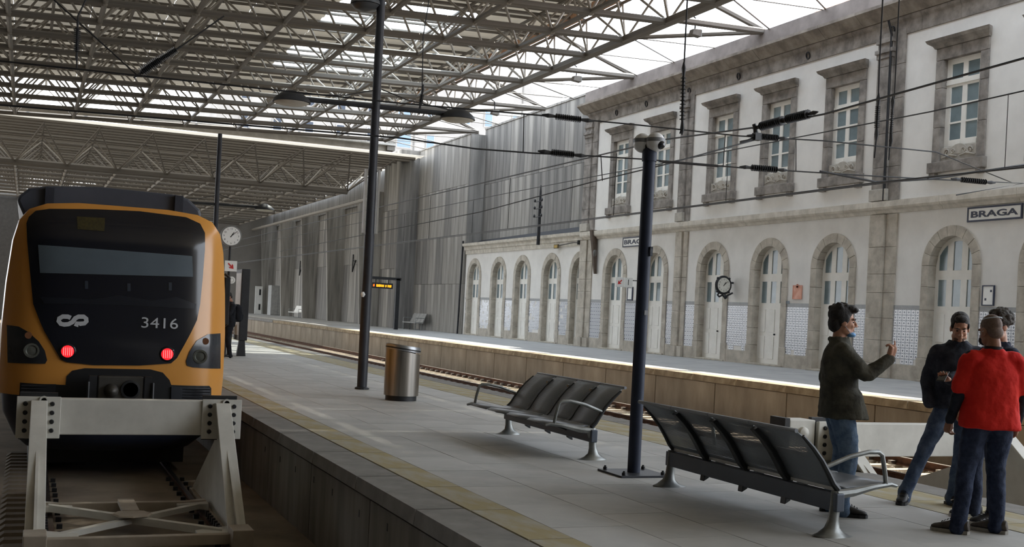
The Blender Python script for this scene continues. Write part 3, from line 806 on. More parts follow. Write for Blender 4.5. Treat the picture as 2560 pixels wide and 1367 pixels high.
# roof equipment fairing
q = MB()
def frp(px, py, y): p = on_y(px, py, y); return (p.x, p.z)
fp_ = [frp(a, b2, 18.1) for a, b2 in ((42, 500), (48, 488), (72, 470), (120, 464), (250, 466), (440, 486), (472, 497), (500, 524), (505, 540))]
loc(q.prism(fp_ + [(2.2, 2.5), (0, 2.5)], 18.1, 40, 'xz')).build('roof_fairing', tgrey, train, bevel=.04)
for pxs in (125, 448):
    q = MB()
    a = frp(pxs, 470 if pxs < 200 else 490, 18.05); q.box((a[0] - .06, 18.02, 2.7), (a[0] + .06, 18.2, a[1] + .005))
    loc(q).build('roof_rib', M('roof rib', (40, 44, 54), .5), train)
mask = [(66,558),(72,542),(89,527),(124,522),(240,523),(349,528),(465,543),(500,559),(512,582),(512,624),(506,700),(500,760),(492,800),(475,835),(457,868),(442,895),(427,908),(349,913),(233,912),(167,905),(151,897),(132,864),(112,830),(101,806),(83,760),(74,670),(68,604)]
mk = loc(patch([tp(*p) for p in mask], .02, .05, .09)).build('windscreen', tblack, train, 50)
blind = [(95, 612), (480, 640), (482, 692), (100, 682)]
loc(patch([tp(*p) for p in blind], .028, .01, .09)).build('sun_blind', M('grey blind behind glass', (70, 80, 88), .5, scale=1, second=(80, 91, 99)), mk, 50)
loc(patch([tp(*p) for p in ((192, 541), (262, 545), (261, 578), (194, 573))], .028, .01, .09)).build('destination_display', M('dim amber display', (46, 42, 26), .4, scale=30, second=(66, 58, 28)), mk)
dash = [(100, 742), (230, 748), (300, 738), (380, 752), (440, 742), (490, 760), (488, 772), (300, 762), (110, 758)]
loc(patch([tp(*p) for p in dash], .027, .008, .09)).build('dashboard', M('dashboard behind glass', (22, 25, 33), .3), mk, 50)
for a, b2 in ((216, 712), (322, 718), (425, 716)):
    loc(patch([tp(*p) for p in ((a - 4, b2 - 10), (a + 4, b2 - 10), (a + 4, b2 + 10), (a - 4, b2 + 10))], .028, .006, .09)).build('cab_instrument', M('cab instrument', (40, 46, 56), .4), mk)
# emblem: one continuous ribbon
def zl(x, y): return x / 2.579, 430 + y / 2.579
path = [(456, 940), (438, 932), (405, 931), (382, 944), (378, 960), (392, 978), (415, 983), (442, 980), (468, 966), (486, 942), (506, 932), (540, 932), (556, 945), (557, 962), (545, 975), (515, 978), (498, 974), (490, 995)]
pts = [tp(*zl(*p), .03) for p in path]
q = MB(); wid = .03
L, Rr = [], []
for i, p in enumerate(pts):
    a = Vector(pts[max(0, i - 1)]); b2 = Vector(pts[min(len(pts) - 1, i + 1)]); t = (b2 - a).normalized(); nrm = Vector((-t.y, t.x))
    L.append(Vector(p) + nrm * wid); Rr.append(Vector(p) - nrm * wid)
for i in range(len(pts) - 1):
    quad = [L[i], L[i + 1], Rr[i + 1], Rr[i]]
    q.add([(v.x, surfY(v.x, v.y) - .032, v.y) for v in quad], [(0, 1, 2, 3)])
silver = M('silver lettering', (176, 178, 182), .4, scale=2)
loc(q).build('operator_emblem', silver, train)
c0 = tp(399, 809, .03)
loc(text_mb('3416', .21, lambda a, b2, h: (c0[0] + a, surfY(c0[0] + a, c0[1] + b2) - .034 - h, c0[1] + b2), .003, 1.25)).build('fleet_number', silver, train)
# lights
for px, py in ((169, 878), (418, 885)):
    a = tp(px, py, .03); q = MB(); y = surfY(*a) - .03
    q.lathe([(.11, .03), (.11, 0), (.095, -.015)], (a[0], y, a[1]), 18, axis='y'); h = loc(q).build('tail_light', tblack, train, True)
    q = MB()
    q.lathe([(.082, -.018), (.06, -.026), (.01, -.03)], (a[0], y, a[1]), 18, axis='y'); loc(q).build('lit_lens', emit('tail light red', (255, 28, 36), 2.2), h, True)
    q = MB()
    for k in range(-2, 3): q.box((a[0] + k * .026 - .004, y - .034, a[1] - .055), (a[0] + k * .026 + .004, y - .03, a[1] + .055))
    loc(q).build('light_core', emit('tail light core', (255, 120, 120), 2.2), h)
hl = [(17,812),(47,816),(70,829),(97,853),(112,876),(118,900),(113,909),(19,906)]
hr = [(551,833),(520,835),(492,851),(473,880),(465,903),(468,914),(482,918),(551,921)]
for pl, c in ((hl, (79, 876)), (hr, (500, 891))):
    P = [tp(*p) for p in pl]
    h = loc(patch(P, .012, .04, .07)).build('headlight', M('headlight housing', (34, 38, 44), .15, scale=2, second=(50, 54, 60), spec=.7), train, 50)
    a = tp(*c, .02); q = MB()
    q.lathe([(.105, 0), (.1, -.03), (.075, -.03), (.06, -.012), (.02, -.02)], (a[0], surfY(*a) - .02, a[1]), 18, axis='y'); loc(q).build('lamp', M('lamp reflector', (96, 98, 92), .25, .4), h, True)
    q = MB(); a2 = tp(c[0] + (-8 if c[0] < 200 else 14), c[1] - 38, .02); q.lathe([(.05, 0), (.045, -.02), (.01, -.02)], (a2[0], surfY(*a2) - .014, a2[1]), 12, axis='y'); loc(q).build('indicator', M('amber indicator', (110, 72, 48), .3), h, True)
# bumper, the shade of the coupler recess painted as a dark patch
rec_ = [(164, 962), (166, 941), (181, 926), (212, 920), (376, 923), (407, 931), (424, 950), (428, 962), (523, 964), (528, 970), (528, 1006), (48, 1006), (50, 956)]
loc(patch([tp(*p) for p in rec_], .008, .03, .1)).build('recess_shade_patch', M('painted recess dark', (14, 15, 18), .7), train)
for pl in ([(50, 958), (140, 960), (137, 992), (48, 990)], [(428, 966), (524, 970), (526, 1004), (427, 1000)]):
    P = [tp(*p) for p in pl]; loc(patch(P, .03, .03, .1)).build('grille', M('grille plastic', (30, 33, 40), .5), train)
    x0_, x1_ = P[0][0], P[1][0]
    for k in range(4):
        z = P[3][1] + .03 + k * .04; q = MB(); q.box((x0_ + .02, surfY((x0_ + x1_) / 2, z) - .055, z), (x1_ - .02, surfY((x0_ + x1_) / 2, z) - .02, z + .018)); loc(q).build('grille_slat', M('grille slat', (22, 24, 30), .5), train)
cp = empty('coupler', Vector((1.25, 16.6, .3)) - TO, 0, train)
q = MB(); q.box((-.3, 0, -.2), (.3, .12, .2)); q.build('coupler_plate', M('coupler steel', (74, 72, 68), .5, .5, scale=5), cp, bevel=.02)
q = MB(); q.lathe([(.13, 0), (.13, -.03), (.1, -.035), (.1, .02)], (.13, 0, .02), 18, axis='y'); q.build('coupler_funnel', blackm, cp, True)
q = MB(); q.lathe([(.1, 0), (.07, -.12), (.02, -.16)], (-.12, 0, .0), 14, axis='y'); q.build('coupler_cone', M('coupler steel', (74, 72, 68)), cp, True)
for s_ in (-1, 1):
    q = MB(); q.box((s_ * .36 - .05, -.02, -.1), (s_ * .36 + .05, .1, .2)); q.tube([(s_ * .42, -.03, .12), (s_ * .42, -.05, -.1)], .02, 6); q.build('coupler_guide', blackm, cp)
# lower bumper lip and skirt
sk = []
for z, hw, dy in ((.2, 1.5, .12), (-.1, 1.46, .1), (-.45, 1.3, .25), (-.62, 1.15, .5)):
    sk.append([(TXC + hw * math.sin(a), surfY(TXC, .5) + dy + .75 * (1 - math.cos(a)) , z) for a in [(-PI / 2 + PI * k / 16) for k in range(17)]] + [(TXC + hw, TY + 10, z), (TXC - hw, TY + 10, z)])
q = MB(); q.rings([r[:] for r in sk], True); loc(q).build('skirt', tnavy, train, 50)
q = MB(); q.box((TXC - 1.1, TY + 1.2, -.9), (TXC + 1.1, TY + 4, -.3)); loc(q).build('bogie', blackm, train)
for x in (.37, 2.09):
    q = MB(); q.lathe([(.1, -.06), (.42, -.06), (.42, .06), (.1, .06)], (x, TY + 2.2, -.55), 20, axis='x'); loc(q).build('wheel', blackm, train, True)
q = MB(); q.tube([(TXC + 1.5, TY + .6, 1.2), (TXC + 1.56, TY + .55, 1.25), (TXC + 1.56, TY + .55, 1.95), (TXC + 1.5, TY + .6, 2.0)], .02, 6); q.box((TXC + 1.5, TY + .5, 1.25), (TXC + 1.565, TY + .9, 1.95)); loc(q).build('side_camera_housing', blackm, train)

# ================================================================ buffer stops
def buffer_stop(name, label, xc, y, zb, wide, foot_z):
    b = empty(name, (xc, y, foot_z)); tag(b, label, 'buffer stop', 'white buffer stops')
    H = zb - foot_z
    q = MB(); q.box((-wide / 2 + .1, -.02, H - .43), (wide / 2 - .1, .14, H - .02)); q.build('beam', whitepaint, b, bevel=.012)
    for s_ in (-1, 1):
        xp = s_ * (wide / 2 - .24)
        q = MB(); q.box((xp - .23, -.045, H - .47), (xp + .23, -.021, H)); pl_ = q.build('end_plate', whitepaint, b, bevel=.006)
        for bx in (-.14, .14):
            for k in range(4):
                q = MB(); q.lathe([(.026, 0), (.026, -.012), (.018, -.02)], (xp + bx, -.046, H - .38 + k * .1), 10, axis='y'); q.build('bolt', blackm, pl_)
        q = MB(); q.box((xp - .2, .14, H - .5), (xp + .2, .2, H + .03)); q.build('rubber_pad', blackm, b)
        # inclined front leg (flat plate) and the triangular web behind it
        q = MB(); q.hexa([(xp - .1, -1.62, .0), (xp + .1, -1.62, .0), (xp + .1, -1.58, 0), (xp - .1, -1.58, 0), (xp - .085, -.11, H - .04), (xp + .085, -.11, H - .04), (xp + .085, -.05, H - .04), (xp - .085, -.05, H - .04)])
        lg = q.build('leg', whitepaint, b, bevel=.006)
        q = MB(); q.prism([(-1.6, .02), (-1.6, .16), (-.06, H - .08), (.1, H - .42), (1.95, .1), (1.95, .02)], xp - .015, xp + .015, 'yz'); q.build('leg_web', whitepaint, lg)
        q = MB(); q.box((xp - .11, -1.85, -.05), (xp + .11, -1.5, .22)); q.build('foot_block', M('buffer dusty paint', (150, 140, 126), .7, scale=3, second=(170, 160, 146)), b, bevel=.01)
        q = MB(); q.box((xp - .06, -1.5, .0), (xp + .06, 2.0, .06)); q.build('base_rail', M('buffer dusty paint', (150, 140, 126)), b)
        q = MB(); q.lathe([(.05, 0), (.05, -.02), (.03, -.02), (.03, 0)], (xp + .05, -.05, H - .04), 12, axis='y'); q.build('lifting_eye', whitepaint, b)
        for k in range(9):
            q = MB(); q.box((xp - s_ * .12 - .02, -1.4 + k * .16, .05), (xp - s_ * .12 + .02, -1.34 + k * .16, .12)); q.build('clamp_bolt', blackm, b)
        for yy in (-1.4, .4):
            q = MB(); q.hexa([(xp - s_ * .06, yy - .2, .07), (xp - s_ * .42, yy - .1, .09), (xp - s_ * .42, yy + .1, .09), (xp - s_ * .06, yy + .2, .07), (xp - s_ * .06, yy - .2, .15), (xp - s_ * .42, yy - .1, .13), (xp - s_ * .42, yy + .1, .13), (xp - s_ * .06, yy + .2, .15)])
            q.build('gusset', whitepaint, b, bevel=.006)
    w2 = wide / 2 - .3
    dusty = M('buffer dusty paint', (150, 140, 126))
    for yy in (-1.62, .42):
        q = MB(); q.box((-w2, yy - .05, .04), (w2, yy + .05, .15)); q.build('cross_bar', dusty, b, bevel=.008)
    for s_ in (-1, 1):
        q = MB(); q.hexa([(-w2 + .1, s_ * .85 - .55 - .06, .08), (-w2 + .1, s_ * .85 - .55 + .06, .08), (w2 - .1, -s_ * .85 - .55 + .06, .08), (w2 - .1, -s_ * .85 - .55 - .06, .08), (-w2 + .1, s_ * .85 - .55 - .06, .15 + .01 * s_), (-w2 + .1, s_ * .85 - .55 + .06, .15 + .01 * s_), (w2 - .1, -s_ * .85 - .55 + .06, .15 + .01 * s_), (w2 - .1, -s_ * .85 - .55 - .06, .15 + .01 * s_)])
        q.build('diagonal_brace', whitepaint, b)
    q = MB(); q.lathe([(.2, .165), (.22, .175), (.2, .19)], (0, -.55, 0), 8); q.build('centre_gusset', dusty, b)
    q = MB(); q.box((-.09, -.4, .15), (.09, .35, .2)); q.build('centre_plate', dusty, b)
    return b
buffer_stop('buffer_stop', 'white steel buffer stop in front of the yellow train', 1.2, 14.0, .43, 2.5, -1.0)
buffer_stop('buffer_stop', 'white steel buffer stop behind the four standing men', 10.35, 11.3, .52, 3.1, -.72)
_b = bpy.data.objects['buffer_stop.001']
q = MB(); q.box((-1.93, .0, .93), (-1.56, .3, 1.25)); _e = q.build('end_block', whitepaint, _b, bevel=.01)
q = MB(); q.box((-2.0, .0, .92), (-1.93, .3, 1.27)); q.build('rubber_pad', blackm, _e)
q = MB(); q.lathe([(.07, 0), (.065, -.04), (.02, -.06)], (-1.74, 0, 1.1), 14, axis='y'); q.build('boss', whitepaint, _e, True)
# ================================================================ benches
perf = bpy.data.materials.new('perforated steel'); perf.use_nodes = True; n = perf.node_tree.nodes; l = perf.node_tree.links
b = n['Principled BSDF']; b.inputs['Base Color'].default_value = (*lin((132, 139, 147)), 1); b.inputs['Metallic'].default_value = .1; b.inputs['Roughness'].default_value = .42
tcn = n.new('ShaderNodeUVMap'); sp = n.new('ShaderNodeSeparateXYZ'); l.new(tcn.outputs[0], sp.inputs[0])
def mt(op, a, bb=None):
    q = n.new('ShaderNodeMath'); q.operation = op
    for i, v in enumerate((a, bb)):
        if v is None: continue
        if isinstance(v, (int, float)): q.inputs[i].default_value = v
        else: l.new(v, q.inputs[i])
    return q.outputs[0]
fu = mt('SUBTRACT', mt('FRACT', mt('MULTIPLY', sp.outputs[0], 70)), .5); fv = mt('SUBTRACT', mt('FRACT', mt('MULTIPLY', sp.outputs[1], 70)), .5)
hole = mt('LESS_THAN', mt('ADD', mt('MULTIPLY', fu, fu), mt('MULTIPLY', fv, fv)), .055)
tpn = n.new('ShaderNodeBsdfTransparent'); mx = n.new('ShaderNodeMixShader'); l.new(hole, mx.inputs[0]); l.new(b.outputs[0], mx.inputs[1]); l.new(tpn.outputs[0], mx.inputs[2]); l.new(mx.outputs[0], n['Material Output'].inputs[0])
seat_m = M('grey seat enamel', (120, 125, 132), .36, .3, scale=2, second=(134, 139, 146))
beam_m = M('blue grey bench beam', (84, 91, 102), .4, .3, scale=2, second=(78, 84, 94))
brk_m = M('dark bench bracket', (52, 54, 56), .4, .3, scale=3)
BACK = [(.0, .37), (-.05, .42), (-.1, .5), (-.17, .6), (-.26, .7), (-.36, .79), (-.42, .83)]
SEAT = [(.03, .385), (.1, .375), (.25, .385), (.4, .405), (.5, .41), (.545, .39)]
def sheet_panel(prof, y0, y1, mat, name, parent, rim=.03):
    q = MB(); t = .012; k = len(prof); vs = []; uv = []
    s = 0; ss = [0]
    for a, b2 in zip(prof[:-1], prof[1:]): s += math.hypot(b2[0] - a[0], b2[1] - a[1]); ss.append(s)
    fs = []
    for i, (f, z) in enumerate(prof): vs += [(f, y0, z), (f, y1, z)]
    for i in range(k - 1): fs.append((2 * i, 2 * i + 1, 2 * i + 3, 2 * i + 2))
    me = bpy.data.meshes.new(name); me.from_pydata(vs, [], fs); ul = me.uv_layers.new(name='UVMap')
    for lp in me.loops: ul.data[lp.index].uv = (ss[lp.vertex_index // 2], vs[lp.vertex_index][1])
    me.materials.append(mat)
    for p in me.polygons: p.use_smooth = True
    o = put(name, me, parent); sd = o.modifiers.new('thick', 'SOLIDIFY'); sd.thickness = t; sd.offset = 0
    return o
def make_bench(name, label, x, y, rz, L=2.5, group='metal benches on the middle platform', feet=(0, 2.5)):
    B = empty(name, (x, y, 0), rz); tag(B, label, 'bench', group)
    w = L / 4
    e0 = -.06
    q = MB(); q.box((-.06, e0, .2), (.02, L + .06, .345)); q.build('beam', beam_m, B, bevel=.01)
    for i in range(4):
        y0, y1 = i * w + .025, (i + 1) * w - .025
        bk = sheet_panel(BACK, y0, y1, perf, 'backrest', B)
        q = MB(); q.tube([(-.425, y0 - .02, .83), (-.425, y1 + .02, .83)], .018, 8); q.build('top_rail', seat_m, bk, True)
        q = MB(); q.box((-.02, y0, .355), (.005, y1, .385)); q.build('lit_gap_strip', M('painted gap light', (206, 208, 208), .4), bk)  # pale colour paints the lit seat top showing through the gap
        sheet_panel(SEAT, y0, y1, seat_m, 'seat', B)
    for i in range(1, 4):
        y0 = i * w; q = MB()
        q.rings([[(f + dx, y0 + s_, z + dz) for s_, dx, dz in ((-.036, -.045, -.02), (.036, -.045, -.02), (.036, .012, .012), (-.036, .012, .012))] for f, z in [(-.02, .17)] + BACK[0:6]])
        q.rings([[(f, y0 + s_, z + dz) for s_, dz in ((-.025, -.05), (.025, -.05), (.025, -.005), (-.025, -.005))] for f, z in [(-.03, .3), (.2, .37), (.42, .4)]])
        br = q.build('bracket', brk_m, B, bevel=.006)
        q = MB(); q.box((-.34, y0 - .022, .745), (-.28, y0 + .022, .77)); q.build('bolt_plate', alu, br)
    for yy in (0 + .0, L):
        q = MB()
        sec = [(-.05, .0, .165, .085, .012), (-.05, 0, .12, .07, .03), (-.045, 0, .066, .05, .07), (-.035, 0, .048, .038, .13), (-.025, 0, .044, .034, .24), (-.0, 0, .066, .036, .33), (.03, 0, .1, .028, .36)]
        q.rings([[(cx_ + rx * math.cos(2 * PI * j / 14), yy + ry * math.sin(2 * PI * j / 14), z) for j in range(14)] for cx_, _, rx, ry, z in [(-.03, 0, .19, .09, 0)] + sec])
        lg = q.build('leg', alu, B, True)
        q = MB(); q.tube([(-.02, yy, .33), (.15, yy, .345), (.35, yy, .385), (.52, yy, .405), (.58, yy, .39)], [.04, .035, .025, .02, .014], 8); q.build('seat_arm', alu, lg, True)
        q = MB(); q.tube([(f - .005, yy, z) for f, z in BACK[:-1]], [.028, .026, .024, .022, .02, .014], 8); q.build('back_arm', brk_m, lg, True)
        q = MB(); q.tube([(-.13, yy, .55), (.1, yy, .63), (.28, yy, .665), (.38, yy, .665), (.42, yy, .64), (.455, yy, .5), (.47, yy, .41)], .019, 8); q.build('armrest', alu, B, True)
    return B
make_bench('bench', 'grey perforated steel bench between the waste bin and the dark blue camera post', 6.03, 14.29, PI)
make_bench('bench', 'nearest grey perforated steel bench, seen from behind, beside the standing men', 5.97, 7.35, 0)
# benches by the concrete wall of the far platform
def far_bench(x, y, label, L, fm):
    p = Vector((x, y, ZF))
    B = empty('bench', (p.x, p.y, ZF), PI); tag(B, label, 'bench', 'benches against the concrete wall')
    q = MB(); q.hexa([(-.1, 0, .42), (.45, 0, .42), (.45, L, .42), (-.1, L, .42), (-.1, 0, .5), (.45, 0, .48), (.45, L, .48), (-.1, L, .5)]); q.build('seat', fm, B, bevel=.01)
    for i in range(4):
        q = MB(); q.hexa([(-.12, i * L / 4 + .02, .5), (-.06, i * L / 4 + .02, .5), (-.06, (i + 1) * L / 4 - .02, .5), (-.12, (i + 1) * L / 4 - .02, .5), (-.34, i * L / 4 + .02, 1.05), (-.3, i * L / 4 + .02, 1.05), (-.3, (i + 1) * L / 4 - .02, 1.05), (-.34, (i + 1) * L / 4 - .02, 1.05)]); q.build('backrest', fm, B)
    for yy in (.1, L - .1):
        for xx in (-.02, .38):
            q = MB(); q.tube([(xx, yy, 0), (xx, yy, .43)], .03, 6); q.build('leg', alu, B)
        q = MB(); q.tube([(-.2, yy, .75), (.4, yy, .75), (.4, yy, .45)], .025, 6); q.build('armrest', alu, B)
far_bench(22.7, 70.7, 'grey bench against the concrete wall just left of the arched doors', 2.6, M('grey bench', (132, 131, 127), .55, scale=3))
far_bench(22.7, 105.6, 'small bright bench far down the platform between two concrete ribs', 4.2, M('pale bench', (214, 212, 206), .5, scale=3))

# ================================================================ waste bin
bn = empty('waste_bin', (6.17, 19.47, 0)); tag(bn, 'round brushed steel waste bin with slanted lid and black base', 'waste bin')
q = MB(); q.lathe([(.275, 0), (.275, .1)], n=32); q.build('base', blackm, bn, True)
rings_ = []
for z in (.09, .3, .6, .86):
    rings_.append([(.305 * math.cos(a), .305 * math.sin(a), z + (.05 * (-math.cos(a)) if z > .8 else 0)) for a in [2 * PI * j / 40 for j in range(40)]])
q = MB(); q.rings(rings_, False); q.build('drum', steel, bn, True)
tilt = lambda x, y: .95 - .09 * (y / .3) * -1 * .2 - .05 * x / .3
q = MB(); N = 40
def ring_at(rx, ry, dz, cx_=0.0): return [(cx_ + rx * math.cos(a), ry * math.sin(a), .93 - .12 * (cx_ + rx * math.cos(a)) + .0 + dz) for a in [2 * PI * j / N for j in range(N)]]
q.rings([ring_at(.305, .305, -.06), ring_at(.31, .31, .02), ring_at(.3, .3, .04), ring_at(.2, .2, .035, .03), ring_at(.19, .19, -.02, .03)], False); q.build('lid', M('bin lid steel', (150, 152, 154), .35, .8, scale=4), bn, True)
q = MB(); q.rings([ring_at(.195, .195, .0, .03), ring_at(.19, .19, -.2, .03)], True); q.build('opening', M('bin opening', (20, 21, 24), .7), bn, True)
q = MB(); q.rings([ring_at(.312, .312, -.035), ring_at(.312, .312, -.012)], False); q.build('lid_rim', blackm, bn, True)

# ================================================================ poles
def lamp_mast(x, y, label, first):
    t = empty('lamp_mast', (x, y, 0)); tag(t, label, 'lamp post', 'dark lamp masts of the middle platform')
    q = MB(); q.lathe([(.098, 0), (.098, 3.0), (.085, 3.04), (.082, 7), (.075, 11.1 if first else 7.5)], n=16); q.build('pole', M('dark mast paint', (34, 36, 42), .5, scale=3, second=(46, 48, 54)), t, True)
    q = MB(); q.lathe([(.14, 0), (.14, .03), (.1, .05)], n=16); q.build('foot_collar', blackm, t)
    za = 5.5 if first else 4.95
    q = MB(); q.tube([(-1.75, 0, za), (1.8, 0, za + .06)], .05, 8); q.build('arm', blackm, t, True)
    for s_ in (-1.65, 1.7):
        hd = empty('lamp_head', (s_, 0, za + .015 * s_), 0, t)
        q = MB(); q.lathe([(.36, -.06), (.34, .0), (.22, .1), (.08, .16), (.02, .17)], n=24); q.build('shade', blackm, hd, True)
        q = MB(); q.lathe([(.33, -.065), (.25, -.1), (.02, -.11)], n=24); q.build('diffuser', M('lamp diffuser', (196, 196, 188), .4), hd, True)
        q = MB(); q.tube([(-s_, 0, .38), (-s_ * .62, 0, .2), (0, 0, .1)], .012, 5); q.build('stay_wire', blackm, hd)
    if first:
        for s_ in (-.13, .13):
            q = MB(); q.box((s_ - .02, -.05, 3.05), (s_ + .02, .05, 4.3)); q.build('mast_flange', M('pale mast flange', (150, 148, 142), .5), t)  # pale strips stand for the flanges of a steel mast behind
        hd = empty('lamp_head', (-.28, .1, 7.5), 0, t)
        q = MB(); q.lathe([(.3, 0), (.29, .06), (.2, .16), (.05, .22)], n=24); q.build('shade', M('tinted globe', (70, 72, 74), .3, scale=2), hd, True)
        q = MB(); q.lathe([(.28, -.01), (.2, -.1), (.02, -.14)], n=24); q.build('diffuser', M('tinted globe', (70, 72, 74)), hd, True)
        q = MB(); q.tube([(0, 0, .2), (.25, -.05, .2)], .03, 6); q.build('bracket', blackm, hd)
        q = MB(); q.lathe([(.02, -.05), (.05, .0), (.02, .05)], (-.1, -.1, 1.85), 8); q.build('small_sensor', white_m, t)
    return t
lamp_mast(6.12, 21.85, 'tall dark lamp mast left of the waste bin, with two lamps on a cross arm', True)
p = on_z(529, 740, 0.0)
lamp_mast(6.1, 42.0, 'second dark lamp mast, rising from behind the train', False)

# camera post in dark blue
cp = empty('camera_post', (5.98, 10.66, 0)); tag(cp, 'dark blue post with two domed security cameras on top and a bolted base plate', 'post')
q = MB(); q.lathe([(.068, .02), (.066, 3.36), (.06, 3.4)], n=20); q.build('pole', navy, cp, True)
bp_ = MB(); bp_.box((-.29, -.27, .0), (.29, .27, .022)); pl_ = bp_.build('base_plate', M('base plate', (60, 62, 68), .45, .4, scale=4), cp, bevel=.004)
for sx_ in (-.23, .23):
    for sy_ in (-.21, .21):
        q = MB(); q.lathe([(.022, .022), (.022, .05), (.012, .052), (.012, .066)], (sx_, sy_, 0), 8); q.build('bolt', blackm, pl_)
q = MB(); q.lathe([(.078, 3.3), (.078, 3.4), (.05, 3.44)], n=20); q.build('top_collar', navy, cp, True)
for dx, dy, nm in ((-.04, .09, 0), (.035, -.05, 1)):
    hd = empty('camera_head', (dx, dy, 3.5), 0, cp)
    q = MB(); q.ell((0, 0, 0), (.1, .1, .104), 22, 14); q.build('housing', M('camera housing', (222, 224, 226), .3, 0, scale=4), hd, True)
    q = MB(); q.ell((.025, -.056, -.03), (.055, .06, .05), 18, 12); q.build('dome', dark_glass, hd, True)
    q = MB(); q.rings([[(.105 * math.cos(a) * c, .105 * math.sin(a) * c, z) for a in [2 * PI * j / 22 for j in range(22)]] for c, z in ((.97, .0), (1.0, .02), (.97, .04))], False); q.build('seam_ring', M('camera ring', (120, 122, 126), .4), hd, True)
q = MB(); q.box((.05, -.085, 2.3), (.02, -.062, 2.4)); q.build('sticker', M('scuffed sticker', (96, 100, 108), .7, scale=30, second=(40, 44, 54)), cp)
q = MB(); q.box((-.005, -.072, 1.68), (.035, -.064, 1.73)); q.build('sticker', M('pale sticker', (150, 152, 156), .7), cp)

# ================================================================ totem, far clock, signs
tt = empty('information_totem', (5.82, 33.7, 0)); tag(tt, 'tall dark information totem behind the standing man with backpack', 'sign')
q = MB(); q.box((-.12, -.06, .45), (.12, .9, 2.52)); q.build('case', blackm, tt, bevel=.02)
q = MB(); q.hexa([(-.16, -.03, 0), (.1, -.03, 0), (.1, .1, 0), (-.16, .1, 0), (-.1, -.03, .46), (.06, -.03, .46), (.06, .1, .46), (-.1, .1, .46)]); q.build('foot', blackm, tt)
q = MB(); q.box((-.125, .0, .6), (-.12, .84, 2.4)); q.build('poster', M('totem poster', (170, 168, 160), .4, scale=3), tt)
q = MB(); q.hexa([(-.32, .8, 0), (-.2, .8, 0), (-.2, .9, 0), (-.32, .9, 0), (-.3, .8, .9), (-.16, .8, .9), (-.16, .9, .9), (-.3, .9, .9)]); q.build('rear_foot', alu, tt)

def clock(root, r, face_m, case_m, hour, minute, ink=black_ink, numerals=True):
    q = MB(); q.lathe([(r * 1.0, .09), (r * 1.08, .06), (r * 1.08, -.02), (r, -.035), (r * .97, -.02)], n=36, axis='y'); q.build('case', case_m, root, True)
    q = MB(); q.lathe([(r * .97, 0), (r * .97, -.012)], (0, -.012, 0), 36, axis='y'); f = q.build('dial', face_m, root)
    if numerals:
        nums = MB()
        for h in range(1, 13):
            a = PI / 2 - h * PI / 6
            t = text_mb(str(h), r * .26, lambda u, v, hh: (r * .76 * math.cos(a) + u, -.027 - hh, r * .76 * math.sin(a) + v), .001)
            t.build('numeral', ink, f)
    for k, (ang, ln, wd) in enumerate(((hour, .5, .05), (minute, .8, .035))):
        q = MB(); a = PI / 2 - ang; d = Vector((math.cos(a), 0, math.sin(a))); s_ = Vector((-d.z, 0, d.x))
        y = -.032 - .004 * k
        P = [d * (-.15 * r) + s_ * wd * r, d * (-.15 * r) - s_ * wd * r, d * ln * r - s_ * wd * r * .6, d * ln * r + s_ * wd * r * .6]
        q.hexa([(p.x, y, p.z) for p in P] + [(p.x, y - .004, p.z) for p in P]); q.build('hand', ink, f)
pc = on_y(578, 590, 33.2)
ck = empty('platform_clock', (pc.x, 33.2, pc.z)); tag(ck, 'round white clock on a thin mast beside the train roof', 'clock')
clock(ck, .27, white_m, M('clock case grey', (120, 120, 118), .4), PI / 6 * 1.13, PI * 2 * 8 / 60)
q = MB(); q.tube([(0, .12, -pc.z), (0, .12, .3)], .035, 8); q.build('mast', blackm, ck)
def arrow_sign(root, w_, h_, x0, z0, deg, size):
    q = MB(); q.box((x0 - w_ / 2, -.02, z0 - h_ / 2), (x0 + w_ / 2, .02, z0 + h_ / 2)); p_ = q.build('panel', white_m, root, bevel=.006)
    a = math.radians(deg); ca, sa = math.cos(a), math.sin(a)
    pts = [(-.5, -.09), (.05, -.09), (-.12, -.3), (.1, -.3), (.5, 0), (.1, .3), (-.12, .3), (.05, .09), (-.5, .09)]
    q = MB(); q.prism([(x0 + size * (x * ca - y * sa), z0 + size * (x * sa + y * ca)) for x, y in pts], -.026, -.021, 'xz'); q.build('red_arrow', red_ink, p_)
    return p_
ps = on_y(577, 665, 33.15)
s1 = empty('direction_sign', (ps.x, 33.15, ps.z)); tag(s1, 'white sign with a red arrow pointing down right, below the far clock', 'sign')
arrow_sign(s1, .34, .3, 0, 0, -45, .22)
ps = on_y(579, 700, 33.15)
s2 = empty('round_sign', (ps.x, 33.15, ps.z)); tag(s2, 'small round pale plate under the red arrow sign by the train', 'sign')
q = MB(); q.lathe([(.1, .02), (.1, -.015), (.08, -.02)], n=20, axis='y'); q.build('plate', white_m, s2, True)
q = MB(); q.lathe([(.062, 0), (.062, -.022), (.05, -.022), (.05, 0)], n=16, axis='y'); q.build('ring_mark', M('grey print', (150, 150, 140), .5), s2)

# platform sign by the doors: red arrow and track number 1
yy = 41.95
pa = on_y(1549, 705, yy); pb = on_y(1571, 706, yy)
s3 = empty('platform_sign', (pa.x, yy, pa.z)); tag(s3, 'white double sign with a red arrow and the number 1 by the arched doors', 'sign')
arrow_sign(s3, .36, .4, 0, 0, 225, .25)
q = MB(); q.box((.22, -.02, -.2), (.6, .02, .2)); p_ = q.build('number_panel', white_m, s3, bevel=.006)
text_mb('1', .34, lambda u, v, h: (.4 + u, -.023 - h, v), .001).build('number', black_ink, p_)
q = MB(); q.tube([(.6, 0, .1), (FX + .02 - pa.x, 0, .1)], .02, 6); q.build('bracket', blackm, s3)

